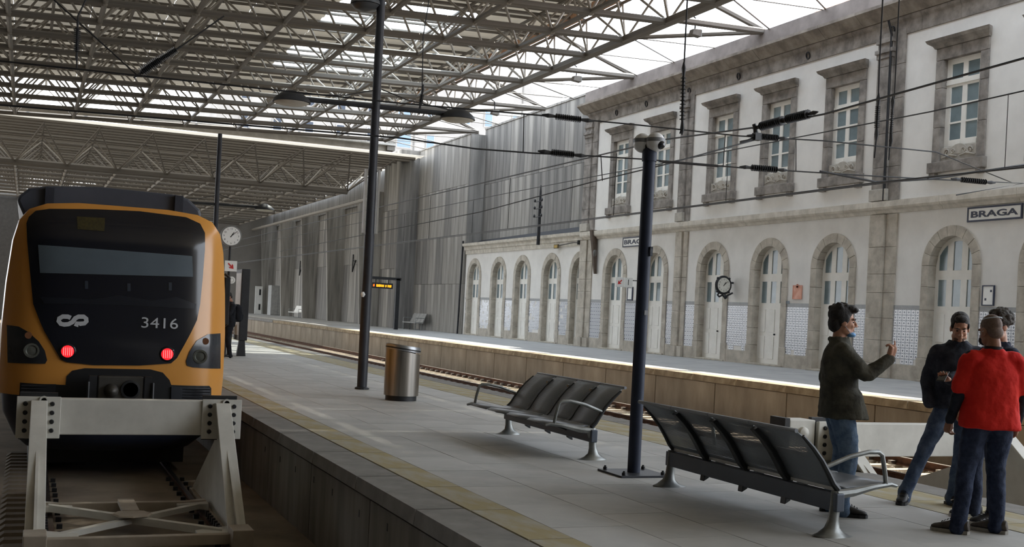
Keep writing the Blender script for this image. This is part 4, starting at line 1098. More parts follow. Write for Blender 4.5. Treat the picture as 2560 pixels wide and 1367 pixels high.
# wall things ---------------------------------------------------------
def wallplate(name, label, cat, corners, mat_frame, mat_face, fr=.03, depth=.04):
    P = [on_x(a, b2, FX - .01) for a, b2 in corners]
    ys_ = [p.y for p in P]; zs_ = [p.z for p in P]
    y0, y1 = sum(sorted(ys_)[:2]) / 2, sum(sorted(ys_)[2:]) / 2; z0, z1 = sum(sorted(zs_)[:2]) / 2, sum(sorted(zs_)[2:]) / 2
    t = empty(name, (FX - .01, (y0 + y1) / 2, (z0 + z1) / 2)); tag(t, label, cat)
    hw, hh = (y1 - y0) / 2, (z1 - z0) / 2
    q = MB(); q.box((-depth, -hw + fr, -hh + fr), (-.003, hw - fr, hh - fr)); f = q.build('face', mat_face, t)
    for a0, b0, a1, b1 in ((-hw, hh - fr, hw, hh), (-hw, -hh, hw, -hh + fr), (-hw, -hh + fr, -hw + fr, hh - fr), (hw - fr, -hh + fr, hw, hh - fr)):
        q = MB(); q.box((-depth - .012, a0, b0), (0, a1, b1)); q.build('frame', mat_frame, t)
    return t, hw, hh, depth
def fit_text(txt, hw, hh, dp):
    mb = text_mb(txt, 1, lambda u, v, h: (u, v, h), .003, bold=.028)
    us = [p[0] for p in mb.v]; vs = [p[1] for p in mb.v]; su = (2 * hw - .26) / (max(us) - min(us)); sv = (2 * hh - .22) / (max(vs) - min(vs)); v0 = (max(vs) + min(vs)) / 2; u0 = (max(us) + min(us)) / 2
    mb.v = [(-dp - .006 - h, -(u - u0) * su, (v - v0) * sv) for u, v, h in mb.v]
    return mb
t, hw, hh, dp = wallplate('name_board', 'white station name board reading BRAGA in dark letters, beside the right hand window', 'sign', [(2421.6, 520), (2559, 506.6), (2419.6, 557), (2557, 545)], navy_ink, white_m, .045, .03)
fit_text('BRAGA', hw, hh, dp).build('lettering', navy_ink, t)
t, hw2, hh2, dp = wallplate('name_board', 'white station name board reading BRAGA, partly hidden behind the blue camera post', 'sign', [(1559, 595), (1622, 588), (1558, 619), (1621, 613)], navy_ink, white_m, .045, .03)
fit_text('BRAGA', hw2, hh2, dp).build('lettering', navy_ink, t)
t, a_, b_, dp = wallplate('poster', 'faded orange poster on the wall between two arched doors', 'poster', [(1984, 713), (2006, 713), (1982, 748), (2005, 748)], M('poster edge', (206, 150, 128), .6), M('faded orange poster', (204, 138, 112), .6, scale=4, second=(226, 176, 156)), .02, .02)
q = MB(); q.lathe([(.07, 0), (.07, .01), (.05, .01), (.05, 0)], (-.03, 0, .2), 14, axis='x'); q.build('crest_print', M('poster print', (186, 108, 84), .6), t)
t, a_, b_, dp = wallplate('notice_frame', 'narrow dark framed timetable below the number 1 sign', 'notice', [(1570, 717), (1583, 717), (1569, 751), (1582, 751)], navy_ink, white_m, .05, .03)
t, a_, b_, dp = wallplate('notice_frame', 'dark framed white notice board right of the nearest arched door', 'notice', [(2458, 714), (2488, 712), (2456, 765), (2486, 764)], navy_ink, white_m, .03, .03)
for dy_, dz_ in ((-.1, .12), (.08, -.1)):
    q = MB(); q.box((-dp - .004, dy_ - .03, dz_ - .03), (-dp, dy_ + .03, dz_ + .03)); q.build('printed_mark', navy_ink, t)
t, a_, b_, dp = wallplate('blue_plate', 'small grey blue enamel plate left below the orange poster', 'sign', [(1967, 752), (1974, 752), (1966, 759), (1973, 759)], M('grey blue plate', (120, 132, 138), .5), M('grey blue plate', (120, 132, 138)), .01, .02)

# ornate station clock projecting from the wall
cy_ = 34.95; pc = on_y(1832, 714, cy_)
ck = empty('station_clock', (FX - .42, cy_, pc.z)); tag(ck, 'black iron station clock with white dial projecting from the wall between doors', 'clock')
clock(ck, .27, M('cream dial', (206, 204, 194), .4), blackm, PI / 6 * 1.13, PI * 2 * 8 / 60)
q = MB()
q.tube([(.3 * math.cos(2 * PI * k / 28), .02, .3 * math.sin(2 * PI * k / 28)) for k in range(29)], .045, 8)
for k in range(4):
    a = PI / 4 + 2 * PI * k / 4; q.ell((.335 * math.cos(a), .02, .335 * math.sin(a)), (.05, .05, .05), 8, 6)
q.build('ornament', blackm, ck, True)
q = MB(); q.tube([(-.16, .02, -.28), (-.22, .02, -.36), (-.15, .02, -.42), (-.02, .02, -.36), (.12, .02, -.44), (.2, .02, -.36), (.4, .02, -.26)], .035, 7); q.tube([(.12, .02, -.34), (.05, .02, -.42), (.1, .02, -.47), (.17, .02, -.42)], .04, 6)
q.build('bracket', blackm, ck, True)
q = MB(); q.tube([(.28, .03, .1), (.46, .03, .1)], .04, 6); q.build('wall_arm', blackm, ck)

# LED departure display under a black portal
py_ = 67.6; pd = on_y(955, 714, py_); pp = on_y(988, 820, py_)
ld = empty('departure_display', (pp.x, py_, ZF)); tag(ld, 'amber LED departure display hanging from a black portal frame', 'display')
q = MB(); q.box((-.1, -.1, 0), (.14, .1, 3.1)); q.build('post', blackm, ld)
q = MB(); q.box((-1.85, -.1, 3.0), (.2, .1, 3.16)); q.build('cross_bar', blackm, ld)
dz = pd.z - ZF; dx = pd.x - pp.x
q = MB(); q.box((dx - .66, -.08, dz - .17), (dx + .66, .08, dz + .17)); s_ = q.build('screen', blackm, ld)
q = MB(); q.tube([(dx - .4, 0, dz + .17), (dx - .4, 0, 3.02)], .03, 6); q.tube([(dx + .4, 0, dz + .17), (dx + .4, 0, 3.02)], .03, 6); q.build('hanger', blackm, ld)
amber = emit('amber LED', (255, 170, 20), 2.2)
for k, (a0, a1) in enumerate(((-.58, -.48), (-.38, .12), (.18, .26), (.33, .56))):
    q = MB()
    x = a0
    while x < a1 - .02:
        q.box((dx + x, -.086, dz - .09 + random.uniform(0, .03)), (dx + x + .035, -.081, dz + .08 - random.uniform(0, .03))); x += .05
    q.build('led_text', amber if k else emit('orange LED', (255, 110, 20), 2.2), s_)

# cabinet and the slotted white front of a rib on the far platform
pb = on_z(682, 793, ZF)
cb = empty('equipment_cabinet', (21.9, 112.2, ZF)); tag(cb, 'tall grey metal cabinet between two concrete ribs far along the platform', 'cabinet')
q = MB(); q.box((0, 0, 0), (1.3, 1.6, 2.9)); q.build('body', M('cabinet grey', (150, 150, 147), .6), cb, bevel=.02)
for k in range(2):
    q = MB(); q.box((.05 + k * .66, -.03, .08), (.68 + k * .66, 0, 2.82)); q.build('door', M('cabinet door', (160, 160, 157), .6), cb)
ms = empty('rib_front', (21.75, 117.9, ZF)); tag(ms, 'narrow white rib front with two dark slots left of the grey cabinet', 'column')
q = MB(); q.box((-.35, -.1, 0), (.35, .1, 2.8)); q.build('panel', white_m, ms)
for z in (.4, 1.9):
    q = MB(); q.box((.02, -.12, z), (.2, -.1, z + .6)); q.build('slot', blackm, ms)
# wing bracket and antenna mast on the wing roof
q0 = MB(); q0.box((-.15, -.1, -.9), (.12, .1, .75)); 
wb = empty('iron_bracket', on_x(1483, 628, FX - .2)); tag(wb, 'rusted iron bracket with small lamp at the corner where the two facades meet', 'bracket')
q = MB(); q.hexa([(.05, -.16, -1.0), (.15, -.16, -1.0), (.15, -.04, -1.0), (.05, -.04, -1.0), (-.12, .0, .95), (.15, .0, .95), (.15, .22, .95), (-.12, .22, .95)]); q.build('arm', M('rusty iron', (84, 72, 62), .8, scale=4), wb)
q = MB(); q.ell((-.1, -.35, -.1), (.08, .08, .16), 10, 8); q.tube([(.1, -.1, 0), (-.05, -.3, .05)], .02, 5); q.build('small_lamp', M('weathered lamp', (90, 88, 84), .5), wb, True)
pm_ = on_x(1345, 612, FX - .5)
am = empty('cable_mast', pm_); tag(am, 'short dark mast with insulator arms standing at the eaves of the single storey wing', 'mast')
q = MB(); q.lathe([(.09, 0), (.08, 1.6), (.05, 2.6), (.02, 2.9)], n=10); q.build('mast', blackm, am)
for z in (1.35, 1.75, 2.1):
    q = MB(); q.tube([(-.1, -.42, z), (-.1, .42, z)], .02, 5); q.lathe([(.05, 0), (.06, .08), (.03, .14)], (-.1, .4, z), 8); q.lathe([(.05, 0), (.06, .08), (.03, .14)], (-.1, -.4, z), 8); q.build('insulator_arm', blackm, am)
pb_ = on_x(1391, 616, FX - .1)
em = empty('exit_lamp', pb_); tag(em, 'small amber lit plate on the wing wall above the arched doors', 'lamp')
q = MB(); q.box((-.04, -.22, -.1), (.02, .22, .1)); q.build('housing', M('dark brass', (90, 76, 40), .5), em)
q = MB(); q.box((-.045, -.17, -.06), (-.04, .17, .06)); q.build('face', M('amber plate', (168, 136, 40), .4), em)
q = MB(); q.tube([(0, -.22, .03), (0, -1.9, .12), (0, -2.3, .1)], .02, 5); q.lathe([(.07, -.1), (.09, 0), (.06, .1)], (0, -2.4, .1), 8); q.build('cable', blackm, em)

# ================================================================ overhead line
SY = 15.7
def insul(mb, p, q_, r=.045, nf=12, core=.02):
    p, q_ = Vector(p), Vector(q_); d = q_ - p; pts = []; rs = []
    for i in range(nf):
        for f_, rr in ((.0, .45), (.42, .5), (.5, 1.0), (.62, 1.0), (.7, .5)):
            pts.append(p + d * ((i + f_) / nf)); rs.append(r * rr)
    pts.append(q_); rs.append(r * .45)
    mb.tube(pts, rs, 9)
def wire(name, label, pts, r=.011, ins=(), hang=(), group='overhead line wires'):
    """pts: world points; ins: (index fraction pairs) insulators along the run"""
    o = empty(name, pts[0]); tag(o, label, 'wire', group)
    O = Vector(pts[0]); P = [Vector(p) - O for p in pts]
    q = MB(); q.tube(P, r, 5); q.build('wire', blackm, o)
    for (a, b2, rr) in ins:
        q = MB(); a, b2 = Vector(a) - O, Vector(b2) - O; insul(q, a, b2, rr); q.build('insulator', blackm, o, True)
        d = (b2 - a).normalized()
        q = MB(); q.tube([a - d * .22, a - d * .12, a], [.012, .035, .02], 6); q.build('clamp', blackm, o)
        q = MB(); q.tube([b2, b2 + d * .12, b2 + d * .22], [.02, .035, .012], 6); q.build('clamp', blackm, o)
    for a, b2 in hang:
        q = MB(); q.tube([Vector(a) - O, Vector(b2) - O], .008, 4); q.build('dropper', blackm, o)
    return o
Y_ = lambda *pp: [on_y(a, b2, SY) for a, b2 in pp]
# two cross-span wires
wire('span_wire', 'upper cross span wire with black ribbed insulators', [Vector((-6, SY, 4.35))] + Y_((1000, 258), (1345, 288), (1600, 313), (1850, 340), (2060, 352), (2340, 380)) + [Vector((FX - .3, SY + 6.5, 5.6))], .012,
     [(*Y_((1388, 291), (1452, 299)), .05), (*Y_((1896, 341), (1944, 345)), .055)], [Y_((1310, 284), (1308, 380)), Y_((1813, 337), (1808, 418))][0:2])
wire('span_wire', 'lower cross span wire with black ribbed insulators', [Vector((-6, SY, 3.75))] + Y_((1000, 345), (1190, 372), (1335, 383), (1480, 390), (1610, 398), (1790, 414), (1860, 420), (2200, 441), (2370, 450), (2560, 458)) + [Vector((15, SY, 4.1))], .012,
     [(*Y_((1378, 381), (1434, 387)), .055), (*Y_((1878, 419), (1942, 424)), .055), (*Y_((2402, 449), (2465, 455)), .05)], [Y_((1502, 388), (1506, 452)), Y_((1990, 350), (1990, 428))])
# hanging insulator strings
for px, y0, y1, top, lab in ((1708, 190, 312, 125, 'vertical insulator string hanging from the roof left of the second pilaster'), (2194, 265, 330, 175, 'vertical insulator string hanging in front of the tall pilaster, left of a pair')):
    a = on_y(px + 4, top, SY); b2 = on_y(px - 2, y1, SY); c1 = on_y(px + 1, y0, SY)
    zt = zlow(a.x) if False else 11.6
    wire('insulator_string', lab, [Vector((a.x, SY, zt)), a, c1, b2, on_y(px - 8, y1 + 22 if px < 2000 else 395, SY)], .014, [(on_y(px + 1, y0, SY), on_y(px - 2, y1 - 10, SY), .05)])
a = on_y(2236, 240, SY + .3); b2 = on_y(2226, 320, SY + .3)
wire('insulator_string', 'vertical insulator string hanging in front of the tall pilaster, right of a pair', [Vector((a.x, SY + .3, 11.6)), a, b2, on_y(2222, 400, SY + .3)], .012, [(on_y(2231, 272, SY + .3), on_y(2228, 335, SY + .3), .035)])
# longitudinal wires of the two right hand tracks
x1_, x2_ = 10.75, 14.35
wire('messenger_wire', 'heavy overhead wire rising to the right edge with two thick black insulators', [Vector((x1_, 3, 4.95)), on_x(2560, 145, x1_), on_x(2060, 285, x1_), on_x(1890, 318, x1_), on_x(1665, 348, x1_), on_x(1480, 392, x1_), Vector((x1_, 40, 4.95)), Vector((x1_, 110, 4.9))], .016,
     [(on_x(1902, 316, x1_), on_x(1958, 301, x1_), .075), (on_x(1968, 298, x1_), on_x(2022, 285, x1_), .075)])
wire('contact_wire', 'overhead contact wire above the near right hand track', [Vector((x1_, 3, 3.68)), on_x(2560, 418, x1_), on_x(2200, 455, x1_), Vector((x1_, 18, 3.68)), Vector((x1_, 110, 3.7))], .012, (), [(Vector((x1_, y, 3.69)), Vector((x1_, y, 4.93))) for y in (20.5, 26, 32, 38)])
wire('messenger_wire', 'overhead messenger wire above the track by the far platform', [Vector((x2_, 6, 5.7)), Vector((x2_, SY, 5.5)), Vector((x2_, 35, 5.55)), Vector((x2_, 130, 5.5))], .013)
wire('contact_wire', 'overhead contact wire above the track by the far platform', [Vector((x2_, 6, 4.36)), Vector((x2_, 35, 4.33)), Vector((x2_, 130, 4.33))], .012, (), [(Vector((x2_, y, 4.34)), Vector((x2_, y, 5.52))) for y in (14, 22, 30, 38, 46, 60, 75)])
wire('pull_off_wire', 'thin slanting wire from the clamp down to the camera post', Y_((1905, 345), (1842, 362), (1660, 412)) + [on_x(1480, 455, 9.9), on_x(1200, 530, 9.9), on_x(700, 628, 9.9)], .012, (), ())
wire('steady_arm', 'dark tube arm steadying the contact wire behind the camera post', Y_((1650, 403), (1795, 415)), .022)
wire('steady_arm', 'dark tube arm steadying the wires at the right edge', Y_((2050, 428), (2190, 455), (2330, 447), (2560, 412)), .02)
# clamp assembly hub
h0 = on_y(1887, 338, SY)
hb = empty('wire_clamp', h0); tag(hb, 'black bracket joining the thick insulators to the upper span wire', 'clamp')
q = MB(); q.tube([(-.03, 0, .18), (.0, 0, .12), (.03, 0, -.02)], [.03, .035, .045], 8); q.box((-.02, -.05, -.08), (.1, .05, .04)); q.tube([(.05, 0, -.03), (-.12, .02, -.1), (-.24, .04, -.14)], [.03, .022, .03], 7); q.build('body', blackm, hb, True)
# left hand overhead gear under the roof
wire('insulator_string', 'thick dark slanting insulator under the roof above the train', [Vector((-.2, 30, 9.0)), on_y(345, 190, 30), on_y(450, 118, 30), on_y(560, 40, 30)], .02, [(on_y(352, 182, 30), on_y(398, 150, 30), .13), (on_y(398, 150, 30), on_y(440, 124, 30), .1)])
wire('insulator_string', 'vertical insulator string hanging under the roof above the left of the train', [Vector((2.0, 28, 11)), on_y(195, 40, 28), on_y(193, 90, 28), on_y(192, 170, 28)], .02, [(on_y(194, 70, 28), on_y(192, 130, 28), .08)])
wire('insulator_string', 'small vertical insulator under the lamp arm right of the mast', [Vector((8.1, 24, 11)), on_y(1058, 90, 24), on_y(1055, 235, 24), on_y(1050, 270, 24)], .012, [(on_y(1055, 236, 24), on_y(1051, 262, 24), .05)])
# ================================================================ people
def M_cloth(name, a, b2, sc=14): return M(name, a, .85, scale=sc, second=b2, bump=.25, spec=.2)
skin_l = M('skin', (178, 132, 108), .55, scale=6, second=(192, 146, 122), spec=.35)
skin_d = M('skin deeper', (142, 100, 78), .55, scale=6, second=(158, 114, 92), spec=.35)
hair_b = M('black hair', (24, 21, 20), .6, scale=40, second=(42, 37, 34), bump=.6)
hair_g = M('grey curly hair', (58, 56, 54), .7, scale=30, second=(104, 100, 96), bump=.8)
hair_s = M('shaved hair', (92, 74, 64), .7, scale=60, second=(112, 92, 80), bump=.2)
def remesh(mb, name, mat, parent, voxel, smooth_it=4, disp=0, dscale=.12):
    me = bpy.data.meshes.new('tmp'); me.from_pydata(mb.v, [], mb.f)
    import bmesh
    bm = bmesh.new(); bm.from_mesh(me); bmesh.ops.recalc_face_normals(bm, faces=bm.faces); bm.to_mesh(me); bm.free()
    o = bpy.data.objects.new('tmp', me); COL.objects.link(o)
    r = o.modifiers.new('r', 'REMESH'); r.mode = 'VOXEL'; r.voxel_size = voxel
    sm_ = o.modifiers.new('s', 'SMOOTH'); sm_.iterations = smooth_it; sm_.factor = .5
    if disp:
        tx = bpy.data.textures.new('folds', 'CLOUDS'); tx.noise_scale = dscale; tx.noise_depth = 2
        d = o.modifiers.new('d', 'DISPLACE'); d.texture = tx; d.strength = disp; d.mid_level = .5; d.texture_coords = 'LOCAL'
    dg = bpy.context.evaluated_depsgraph_get()
    m2 = bpy.data.meshes.new_from_object(o.evaluated_get(dg)); bpy.data.objects.remove(o)
    m2.name = name; m2.materials.clear(); m2.materials.append(mat)
    for p in m2.polygons: p.use_smooth = True
    return put(name, m2, parent)
def limb(mb, pts, rs, n=14, squash=1.0):
    """smooth tapered limb with round ends"""
    pts = [Vector(p) for p in pts]
    P, Rr = [], []
    for i in range(len(pts) - 1):
        for k in range(4):
            t = k / 4; P.append(pts[i].lerp(pts[i + 1], t)); Rr.append(rs[i] * (1 - t) + rs[i + 1] * t)
    P.append(pts[-1]); Rr.append(rs[-1])
    for _ in range(2):
        P = [P[0]] + [(P[i - 1] + P[i] * 2 + P[i + 1]) / 4 for i in range(1, len(P) - 1)] + [P[-1]]
    d0 = (P[0] - P[1]).normalized(); d1 = (P[-1] - P[-2]).normalized()
    P = [P[0] + d0 * Rr[0] * .85, P[0] + d0 * Rr[0] * .5] + P + [P[-1] + d1 * Rr[-1] * .5, P[-1] + d1 * Rr[-1] * .85]
    Rr = [Rr[0] * .45, Rr[0] * .85] + Rr + [Rr[-1] * .85, Rr[-1] * .45]
    mb.tube(P, Rr, n, True, squash)
def sect(mb, secs, n=28, p=2.4):
    """torso from super-elliptic sections (r, f, z, half width, half depth)"""
    rings = []
    for r0, f0, z, a, b2 in secs:
        rg = []
        for j in range(n):
            t = 2 * PI * j / n; ct, st = math.cos(t), math.sin(t)
            rg.append((r0 + a * math.copysign(abs(ct) ** (2 / p), ct), f0 + b2 * math.copysign(abs(st) ** (2 / p), st), z))
        rings.append(rg)
    mb.rings(rings)
def ik(a, c, l1, l2, pole):
    a, c, pole = Vector(a), Vector(c), Vector(pole); d = c - a; L = min(d.length, (l1 + l2) * .999); d.normalize(); c = a + d * L
    x = (l1 * l1 - l2 * l2 + L * L) / (2 * L); h = math.sqrt(max(0, l1 * l1 - x * x))
    q = pole - a; q = q - d * q.dot(d); q.normalize()
    return a + d * x + q * h, c
def hand(mb, wr, fwd, nrm, side, curl=.5, point=False):
    """palm, four fingers and a thumb; fwd along the hand, nrm out of the back of the hand, side = +1 thumb towards nrm x fwd"""
    fwd = Vector(fwd).normalized(); nrm = Vector(nrm); nrm = (nrm - fwd * nrm.dot(fwd)).normalized(); lat = nrm.cross(fwd) * side
    wr = Vector(wr)
    P = lambda a, b2, c: wr + fwd * a + lat * b2 + nrm * c
    limb(mb, [P(-.02, 0, 0), P(.03, .0, 0), P(.085, 0, 0)], [.027, .036, .038], 12, .5 if abs(nrm.z) < 2 else .5)
    for k in range(3): limb(mb, [P(.0, -.012 + .012 * k, 0), P(.085, -.028 + .028 * k, .0)], [.018, .017], 8)
    for k, (b0, ln) in enumerate(((.034, .072), (.012, .08), (-.011, .075), (-.033, .06))):
        c_ = curl * (1 + .12 * k)
        if point and k == 0: c_ = .15
        p = P(.085, b0, 0); pts = [p]; a = 0
        for s_, f_ in ((.45, .8), (.32, 1.0), (.25, .7)):
            a += c_ * f_; p = p + fwd * (ln * s_ * math.cos(a)) - nrm * (ln * s_ * math.sin(a)); pts.append(p)
        limb(mb, [P(.06, b0, 0)] + pts, [.0095, .0095, .009, .0085, .0075], 8)
    limb(mb, [P(.015, .025, -.004), P(.045, .052, -.018), P(.075, .056, -.034), P(.095, .046, -.046)], [.014, .012, .011, .009], 8)
HC = Vector((0, .0, 1.66))
def head(mb, Rm, extra=0, ears=True):
    piv = Vector((0, -.02, 1.54))
    def T(p): return piv + Rm @ (Vector(p) - piv)
    def e(c, r): mb.ell(T(c), r, 16, 12, Rm)
    e((0, -.012, 1.70), (.075, .097, .092)); e((0, .03, 1.635), (.064, .066, .08)); e((0, .035, 1.585), (.05, .055, .045)); e((0, .078, 1.568), (.023, .018, .018))
    limb(mb, [T((0, .098, 1.672)), T((0, .112, 1.65)), T((0, .119, 1.632))], [.009, .011, .014], 8)
    for s_ in (-1, 1):
        e((s_ * .013, .106, 1.627), (.009, .012, .008)); e((s_ * .034, .07, 1.63), (.022, .022, .022)); e((s_ * .03, .083, 1.69), (.026, .012, .009))
        if ears: e((s_ * .076, -.004, 1.648), (.011, .026, .033))
        e((s_ * .048, .02, 1.585), (.02, .04, .03))
    e((0, .094, 1.603), (.022, .012, .006)); e((0, .092, 1.592), (.019, .012, .007))
    limb(mb, [T((0, -.01, 1.62)), (0, -.02, 1.54), (0, -.015, 1.44)], [.054, .057, .066], 14)
    return T
def shoe(name, ank, toe_dir, mat, sole, parent, ln=.29):
    ank = Vector(ank); t = Vector(toe_dir); t.z = 0; t.normalize(); s_ = Vector((t.y, -t.x, 0)); g = Vector((ank.x, ank.y, 0))
    def R(d, w, z0, z1, n=14, p=2.2):
        rg = []
        for j in range(n):
            a = 2 * PI * j / n; ca, sa = math.cos(a), math.sin(a)
            rg.append(g + t * d + s_ * (w * math.copysign(abs(ca) ** (2 / p), ca)) + Vector((0, 0, (z0 + z1) / 2 + (z1 - z0) / 2 * math.copysign(abs(sa) ** (2 / p), sa))))
        return rg
    q = MB(); q.rings([R(-.09, .02, .025, .06), R(-.08, .032, .02, .105), R(-.04, .04, .02, .125), R(.02, .043, .02, .12), R(.08, .046, .02, .09), R(.14, .048, .02, .07), R(.185, .04, .02, .058), R(.205, .02, .022, .045)])
    o = q.build(name, mat, parent, True)
    q = MB(); P = [(-.098, 0), (-.085, .034), (-.03, .042), (.06, .048), (.14, .052), (.19, .042), (.212, .015)]
    out = [g + t * d + s_ * w_ for d, w_ in P] + [g + t * d - s_ * w_ for d, w_ in reversed(P[1:])]
    q.prism([(p.x, p.y) for p in out], 0, .028, 'xy'); q.build('sole', sole, o)
    for k in range(4):
        q = MB(); c0 = g + t * (.055 + .022 * k) + Vector((0, 0, .112 - .011 * k)); q.tube([c0 - s_ * .025, c0 + Vector((0, 0, .006)), c0 + s_ * .025], .004, 5); q.build('lace', mat if k % 2 else black_ink, o)
    return o
def person(label, x, y, face, H, feet, wrists, poles, skin, head_ypr=(0, 0, 0), hands=(None, None), lean=0):
    """builds the bare body; returns root, joint table. r to the right, f forward, u up; face = heading angle"""
    s_ = H / 1.80
    root = empty('person', (x, y, 0), face - PI / 2); root.scale = (s_, s_, s_)
    tag(root, label, 'person')
    J = {}
    J['sh'] = [Vector((-.172, -.01 + lean, 1.43)), Vector((.172, -.01 + lean, 1.43))]
    J['hip'] = [Vector((-.095, 0, .93)), Vector((.095, 0, .93))]
    J['ank'] = [Vector((f[0], f[1], .085)) for f in feet]
    J['knee'] = []
    for k in range(2):
        kn, an = ik(J['hip'][k], J['ank'][k], .43, .43, (J['hip'][k].x * 1.2, 1.0, .5)); J['knee'].append(kn)
    J['el'] = []; J['wr'] = []
    for k in range(2):
        e_, w_ = ik(J['sh'][k], wrists[k], .30, .27, poles[k]); J['el'].append(e_); J['wr'].append(w_)
    Rm = Matrix.Rotation(head_ypr[0], 3, 'Z') @ Matrix.Rotation(head_ypr[1], 3, 'X') @ Matrix.Rotation(head_ypr[2], 3, 'Y')
    mb = MB(); J['T'] = head(mb, Rm); J['R'] = Rm
    sect(mb, [(0, 0, .9, .14, .09), (0, 0, 1.1, .13, .085), (0, lean * .6, 1.3, .15, .09), (0, lean, 1.44, .14, .07), (0, lean, 1.49, .07, .05)])
    for k in range(2):
        limb(mb, [J['sh'][k], J['el'][k], J['wr'][k]], [.046, .037, .026])
        limb(mb, [J['hip'][k], J['knee'][k], J['ank'][k]], [.075, .05, .034])
        hd = hands[k]
        if hd: hand(mb, J['wr'][k], *hd)
    remesh(mb, 'body', skin, root, .0062, 3)
    for s2 in (-1, 1):
        q = MB(); q.ell(J['T']((s2 * .031, .0815, 1.662)), (.01, .01, .006), 10, 7, Rm); q.build('eye', M('eye', (40, 30, 26), .2), root, True)
        q = MB(); q.tube([J['T']((s2 * .012, .098, 1.684)), J['T']((s2 * .032, .098, 1.69)), J['T']((s2 * .054, .078, 1.684))], [.005, .006, .003], 6); q.build('eyebrow', hair_b, root, True)
    return root, J
def hair(root, J, mat, kind='short'):
    mb = MB(); T, Rm = J['T'], J['R']
    def e(c, r): mb.ell(T(c), r, 18, 12, Rm)
    if kind == 'shaved':
        e((0, -.018, 1.704), (.0775, .097, .093)); e((0, -.06, 1.64), (.066, .05, .06))
    elif kind == 'short':
        e((0, -.022, 1.722), (.083, .098, .087)); e((0, .05, 1.768), (.055, .045, .03)); e((0, -.055, 1.66), (.07, .056, .06))
        for s_ in (-1, 1): e((s_ * .07, .015, 1.69), (.013, .035, .035))
    elif kind == 'long':
        e((0, -.03, 1.725), (.092, .105, .095)); e((0, .055, 1.775), (.066, .056, .04)); e((0, -.065, 1.645), (.082, .062, .085))
        e((.02, .085, 1.768), (.05, .035, .025))
        for s_ in (-1, 1): e((s_ * .068, -.012, 1.69), (.022, .055, .06))
        for k in range(26):
            a = random.uniform(0, 2 * PI); b2 = random.uniform(.5, 1.4); e((.085 * math.cos(a) * math.cos(b2), -.03 + .1 * math.sin(a) * math.cos(b2) , 1.725 + .09 * math.sin(b2)), (.022, .022, .018))
    else:
        for k in range(90):
            a = random.uniform(0, 2 * PI); b2 = random.uniform(-.5, 1.5); f = -.03 + .1 * math.sin(a) * math.cos(b2)
            if f > .03 and b2 < .55: continue
            e((.084 * math.cos(a) * math.cos(b2), f, 1.715 + .09 * math.sin(b2)), (.024, .024, .022))
        e((0, -.03, 1.715), (.085, .098, .088))
    return remesh(mb, 'hair', mat, root, .006, 5 if kind != 'curly' else 1, .006 if kind != 'shaved' else 0, .02)
def trousers(root, J, mat, loose=1.0, waist=1.0, name='jeans'):
    mb = MB()
    sect(mb, [(0, 0, .86, .17 * loose, .115 * loose), (0, -.005, .93, .178 * loose, .125 * loose), (0, 0, 1.02, .165 * waist, .115 * waist)])
    for k in range(2):
        h, kn, an = J['hip'][k], J['knee'][k], J['ank'][k]; s_ = -1 if k == 0 else 1
        h2 = h + Vector((-s_ * .005, 0, -.03)); mid = h2.lerp(kn, .5) + Vector((0, .01, 0)); cal = kn.lerp(an, .45) + Vector((0, -.018, 0))
        limb(mb, [h2, mid, kn, cal, an + Vector((0, -.01, .0))], [.1 * loose, .088 * loose, .068 * loose, .064 * loose, .058 * loose], 16)
        limb(mb, [an + Vector((0, -.008, .03)), an + Vector((0, .0, -.045))], [.06 * loose, .066 * loose], 14)
    return remesh(mb, name, mat, root, .011, 5, .022, .09)
def jacket(root, J, mat, hem=.82, wide=1.0, sleeve=1.0, collar=True, lean=0, name='jacket', hemw=1.0, flare=0):
    mb = MB()
    secs = [(0, flare, hem, .19 * wide * hemw, .14 * wide * hemw + flare), (0, flare * .5, hem + .2, .186 * wide, .138 * wide + flare * .5), (0, 0, hem + .26, .185 * wide, .135 * wide), (0, lean * .4, 1.1, .178 * wide, .132 * wide), (0, lean * .8, 1.28, .19 * wide, .138 * wide), (0, lean - .005, 1.39, .186 * wide, .122 * wide), (0, lean - .01, 1.465, .14, .09), (0, lean - .012, 1.515, .09, .078)]
    sect(mb, secs)
    for k in range(2):
        sh, e_, w_ = J['sh'][k], J['el'][k], J['wr'][k]; s_ = -1 if k == 0 else 1
        limb(mb, [sh + Vector((-s_ * .05, 0, -.01)), sh + Vector((s_ * .015, 0, -.015)), sh.lerp(e_, .5), e_, e_.lerp(w_, .5), w_ - (w_ - e_).normalized() * .01], [.075, .074, .066 * sleeve, .06 * sleeve, .053 * sleeve, .047 * sleeve], 16)
    if collar:
        for a in range(12):
            t = 2 * PI * a / 12
            if abs(t - PI / 2) < .4: continue
            mb.ell((.076 * math.cos(t), lean - .018 + .074 * math.sin(t), 1.505), (.022, .022, .03), 8, 6)
    return remesh(mb, name, mat, root, .011, 5, .028, .1)

denim = M_cloth('blue denim', (78, 98, 124), (112, 132, 154)); denim_d = M_cloth('dark denim', (34, 41, 60), (54, 63, 84))
